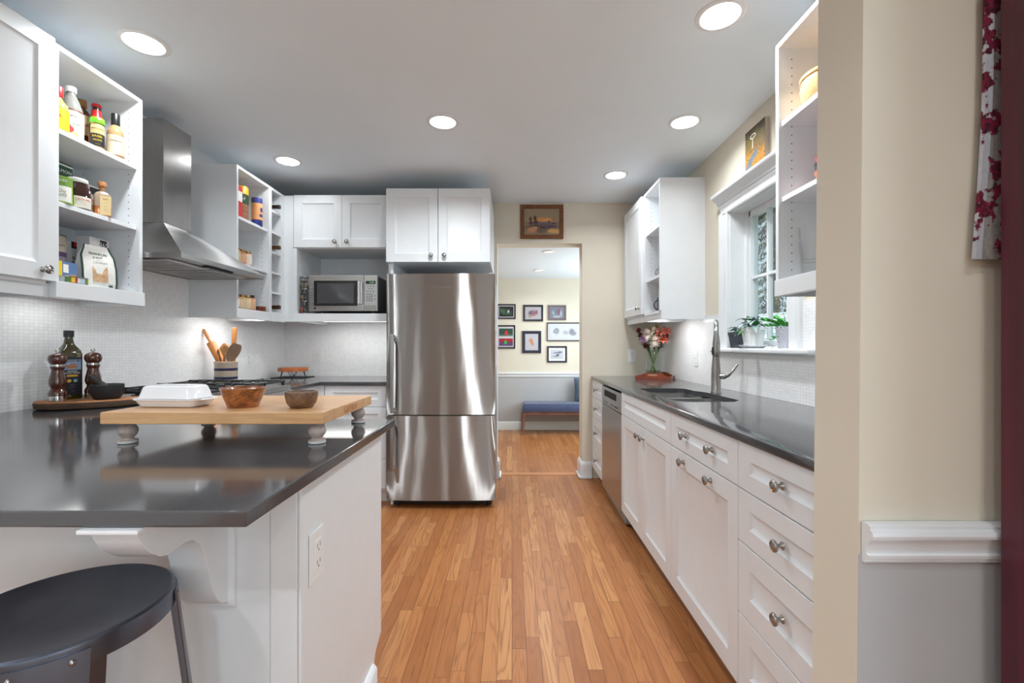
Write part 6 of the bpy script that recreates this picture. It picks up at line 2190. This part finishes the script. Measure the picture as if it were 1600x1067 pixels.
# ------------------------------------------------------------------ bench in the far room
t = thing('upholstered_bench', 'navy tufted bench with tapered wood legs against the far wall', 'bench', (.72, 6.2, 0), local=True)
bl = .58
navyf = mat('navy_fabric', (62, 72, 104), .85, 0, .12, 30, .15, sheen=.3)
b = B()
def cush(u, v):
    pass
nx, ny = 40, 14
def topf(u, v):
    x, y = -bl + 2 * bl * u, -.185 + .37 * v
    ed = min(1, min(u, 1 - u) * 2 * bl / .03, min(v, 1 - v) * .37 / .03)
    z = .352 + .062 * math.sqrt(max(0, 1 - (1 - ed) ** 2))
    z -= .010 * max(0, math.cos(x * 2 * PI / .19)) ** 6 * max(0, math.cos((y) * 2 * PI / .15)) ** 6
    return (x, y, z)
b.grid(topf, nx * 2, ny * 2)
b.box(-bl, bl, -.185, .185, .3085, .3525)
ob('cushion', b, navyf, t, 50, local=True)
wal = wood('walnut_bench', (110, 70, 58), (156, 110, 96), (.6, 3, 3), .45, 8)
b = B()
b.box(-bl + .035, bl - .035, -.165, -.14, .268, .308, .003); b.box(-bl + .035, bl - .035, .14, .165, .268, .308, .003)
b.box(-bl + .015, -bl + .0345, -.165, .165, .268, .308, .003); b.box(bl - .0345, bl - .015, -.165, .165, .268, .308, .003)
ob('rail', b, wal, t, 30, local=True)
for sx_ in (-1, 1):
    for sy_ in (-1, 1):
        b = B()
        def q(x, y, hw, z):
            return [(x - hw, y - hw, z), (x + hw, y - hw, z), (x + hw, y + hw, z), (x - hw, y + hw, z)]
        b.rings([q(sx_ * (bl - .002), sy_ * .158, .011, 0), q(sx_ * (bl - .026), sy_ * .152, .019, .307)])
        ob('leg', b, wal, t, 20, local=True)
t = thing('throw_pillow', 'slate blue pillow leaning on the far wall at the right end of the bench', 'pillow', (1.06, 6.30, .412), local=True)
def pil(sgn):
    def f(u, v):
        x, z = (u - .5) * 2, (v - .5) * 2
        th = .062 * (max(0, (1 - x * x) * (1 - z * z))) ** .45
        xx = .205 * x * (1 - .06 * (1 - abs(z) ** 2) * -1 * -1)
        zz = .165 * (z + 1)
        return (xx, -.02 + sgn * th + (.165 * 2 - zz) * -.10 + .02, zz * .985 + .002)
    return f
b = B(); b.grid(pil(-1), 18, 16); b.grid(pil(1), 18, 16)
bmesh.ops.remove_doubles(b.bm, verts=b.bm.verts[:], dist=1e-5)
ob('cushion', b, mat('slate_textile', (84, 96, 116), .9, 0, .25, 45, .3), t, 60, local=True)

# ------------------------------------------------------------------ outside the window
def stuff(o, label, cat):
    return tag(o, label, cat, None, 'stuff')
b = B(); b.box(1.6, 40, -10, 60, -.62, -.60)
g_ = ob('lawn', b, mat('lawn_green', (84, 104, 66), .95, 0, .3, 2), None, 0, loc=(10, 20, -.6))
g_['kind'] = 'structure'
needle = [mat('conifer_needles', (58, 70, 44), .8, 0, .5, 3), mat('conifer_needles_tan', (118, 108, 70), .8, 0, .4, 3)]
rnd = random.Random(3)
def conifer(label, x, y, h, rad):
    t = thing('conifer', label, 'tree', (x, y, -.6), 0, 'conifers outside the window', local=True)
    b = B(); b.tube([(0, 0, 0), (.03, 0, h * .5), (0, 0, h * .97)], [.16, .10, .02], 8)
    ob('trunk', b, mat('bark_brown', (78, 62, 50), .9, 0, .3, 12), t, 50, local=True)
    b = B()
    n = 240
    for k in range(n):
        f = k / n
        z = .5 + (h - .6) * f
        L = rad * (1 - f) ** .8 * rnd.uniform(.75, 1.1) + .2
        a = k * 2.39996 + rnd.uniform(-.3, .3)
        d = Vector((math.cos(a), math.sin(a), -.22))
        for j in range(20):
            q = .12 + .88 * j / 20
            p = d * (L * q) + Vector((0, 0, z - .12 * L * q * q))
            for s in (-1, 1):
                dd = (Vector((math.cos(a), math.sin(a), -.45)) + Vector((-math.sin(a), math.cos(a), 0)) * s * rnd.uniform(.5, 1.3)).normalized()
                b.leaf(p, dd, rnd.uniform(.12, .22) * (1.2 - .5 * q), rnd.uniform(.022, .045), .35, 0 if rnd.random() < .68 else 1, .1, 2)
    ob('branches', b, needle, t, 0, local=True, recalc=False)
conifer('tall conifer seen through the window above the pale shed roof', 6.9, 12.0, 8.6, 2.3)
conifer('taller conifer far behind, at the left of the window view', 8.4, 18.6, 11.5, 2.9)
t = thing('garden_shed', 'pale shingled shed roof low outside the window', 'shed', (5.3, 7.9, -.6), R(18), local=True)
b = B(); b.box(-1.5, 1.9, -1.2, 1.2, 0, 1.15)
ob('walls', b, mat('teal_boards', (112, 150, 158), .7, 0, .1, 8), t, 0, local=True)
m, nt, bb = new_mat('pale_shingles')
br = nt.nodes.new('ShaderNodeTexBrick')
br.inputs['Scale'].default_value = 1; br.inputs['Brick Width'].default_value = .32; br.inputs['Row Height'].default_value = .15; br.inputs['Mortar Size'].default_value = .012
br.inputs['Color1'].default_value = (*lin((226, 234, 232)), 1); br.inputs['Color2'].default_value = (*lin((204, 220, 216)), 1); br.inputs['Mortar'].default_value = (*lin((112, 128, 130)), 1)
nt.links.new(coords(nt, rot=(0, 0, PI / 2)), br.inputs['Vector']); nt.links.new(br.outputs['Color'], bb.inputs['Base Color'])
b = B(); b.prism([(-1.75, 1.10), (.2, 2.35), (2.15, 1.10), (2.15, 1.16), (.2, 2.43), (-1.75, 1.16)], 'Y', -1.4, 1.4)
ob('roof', b, m, t, 0, local=True)
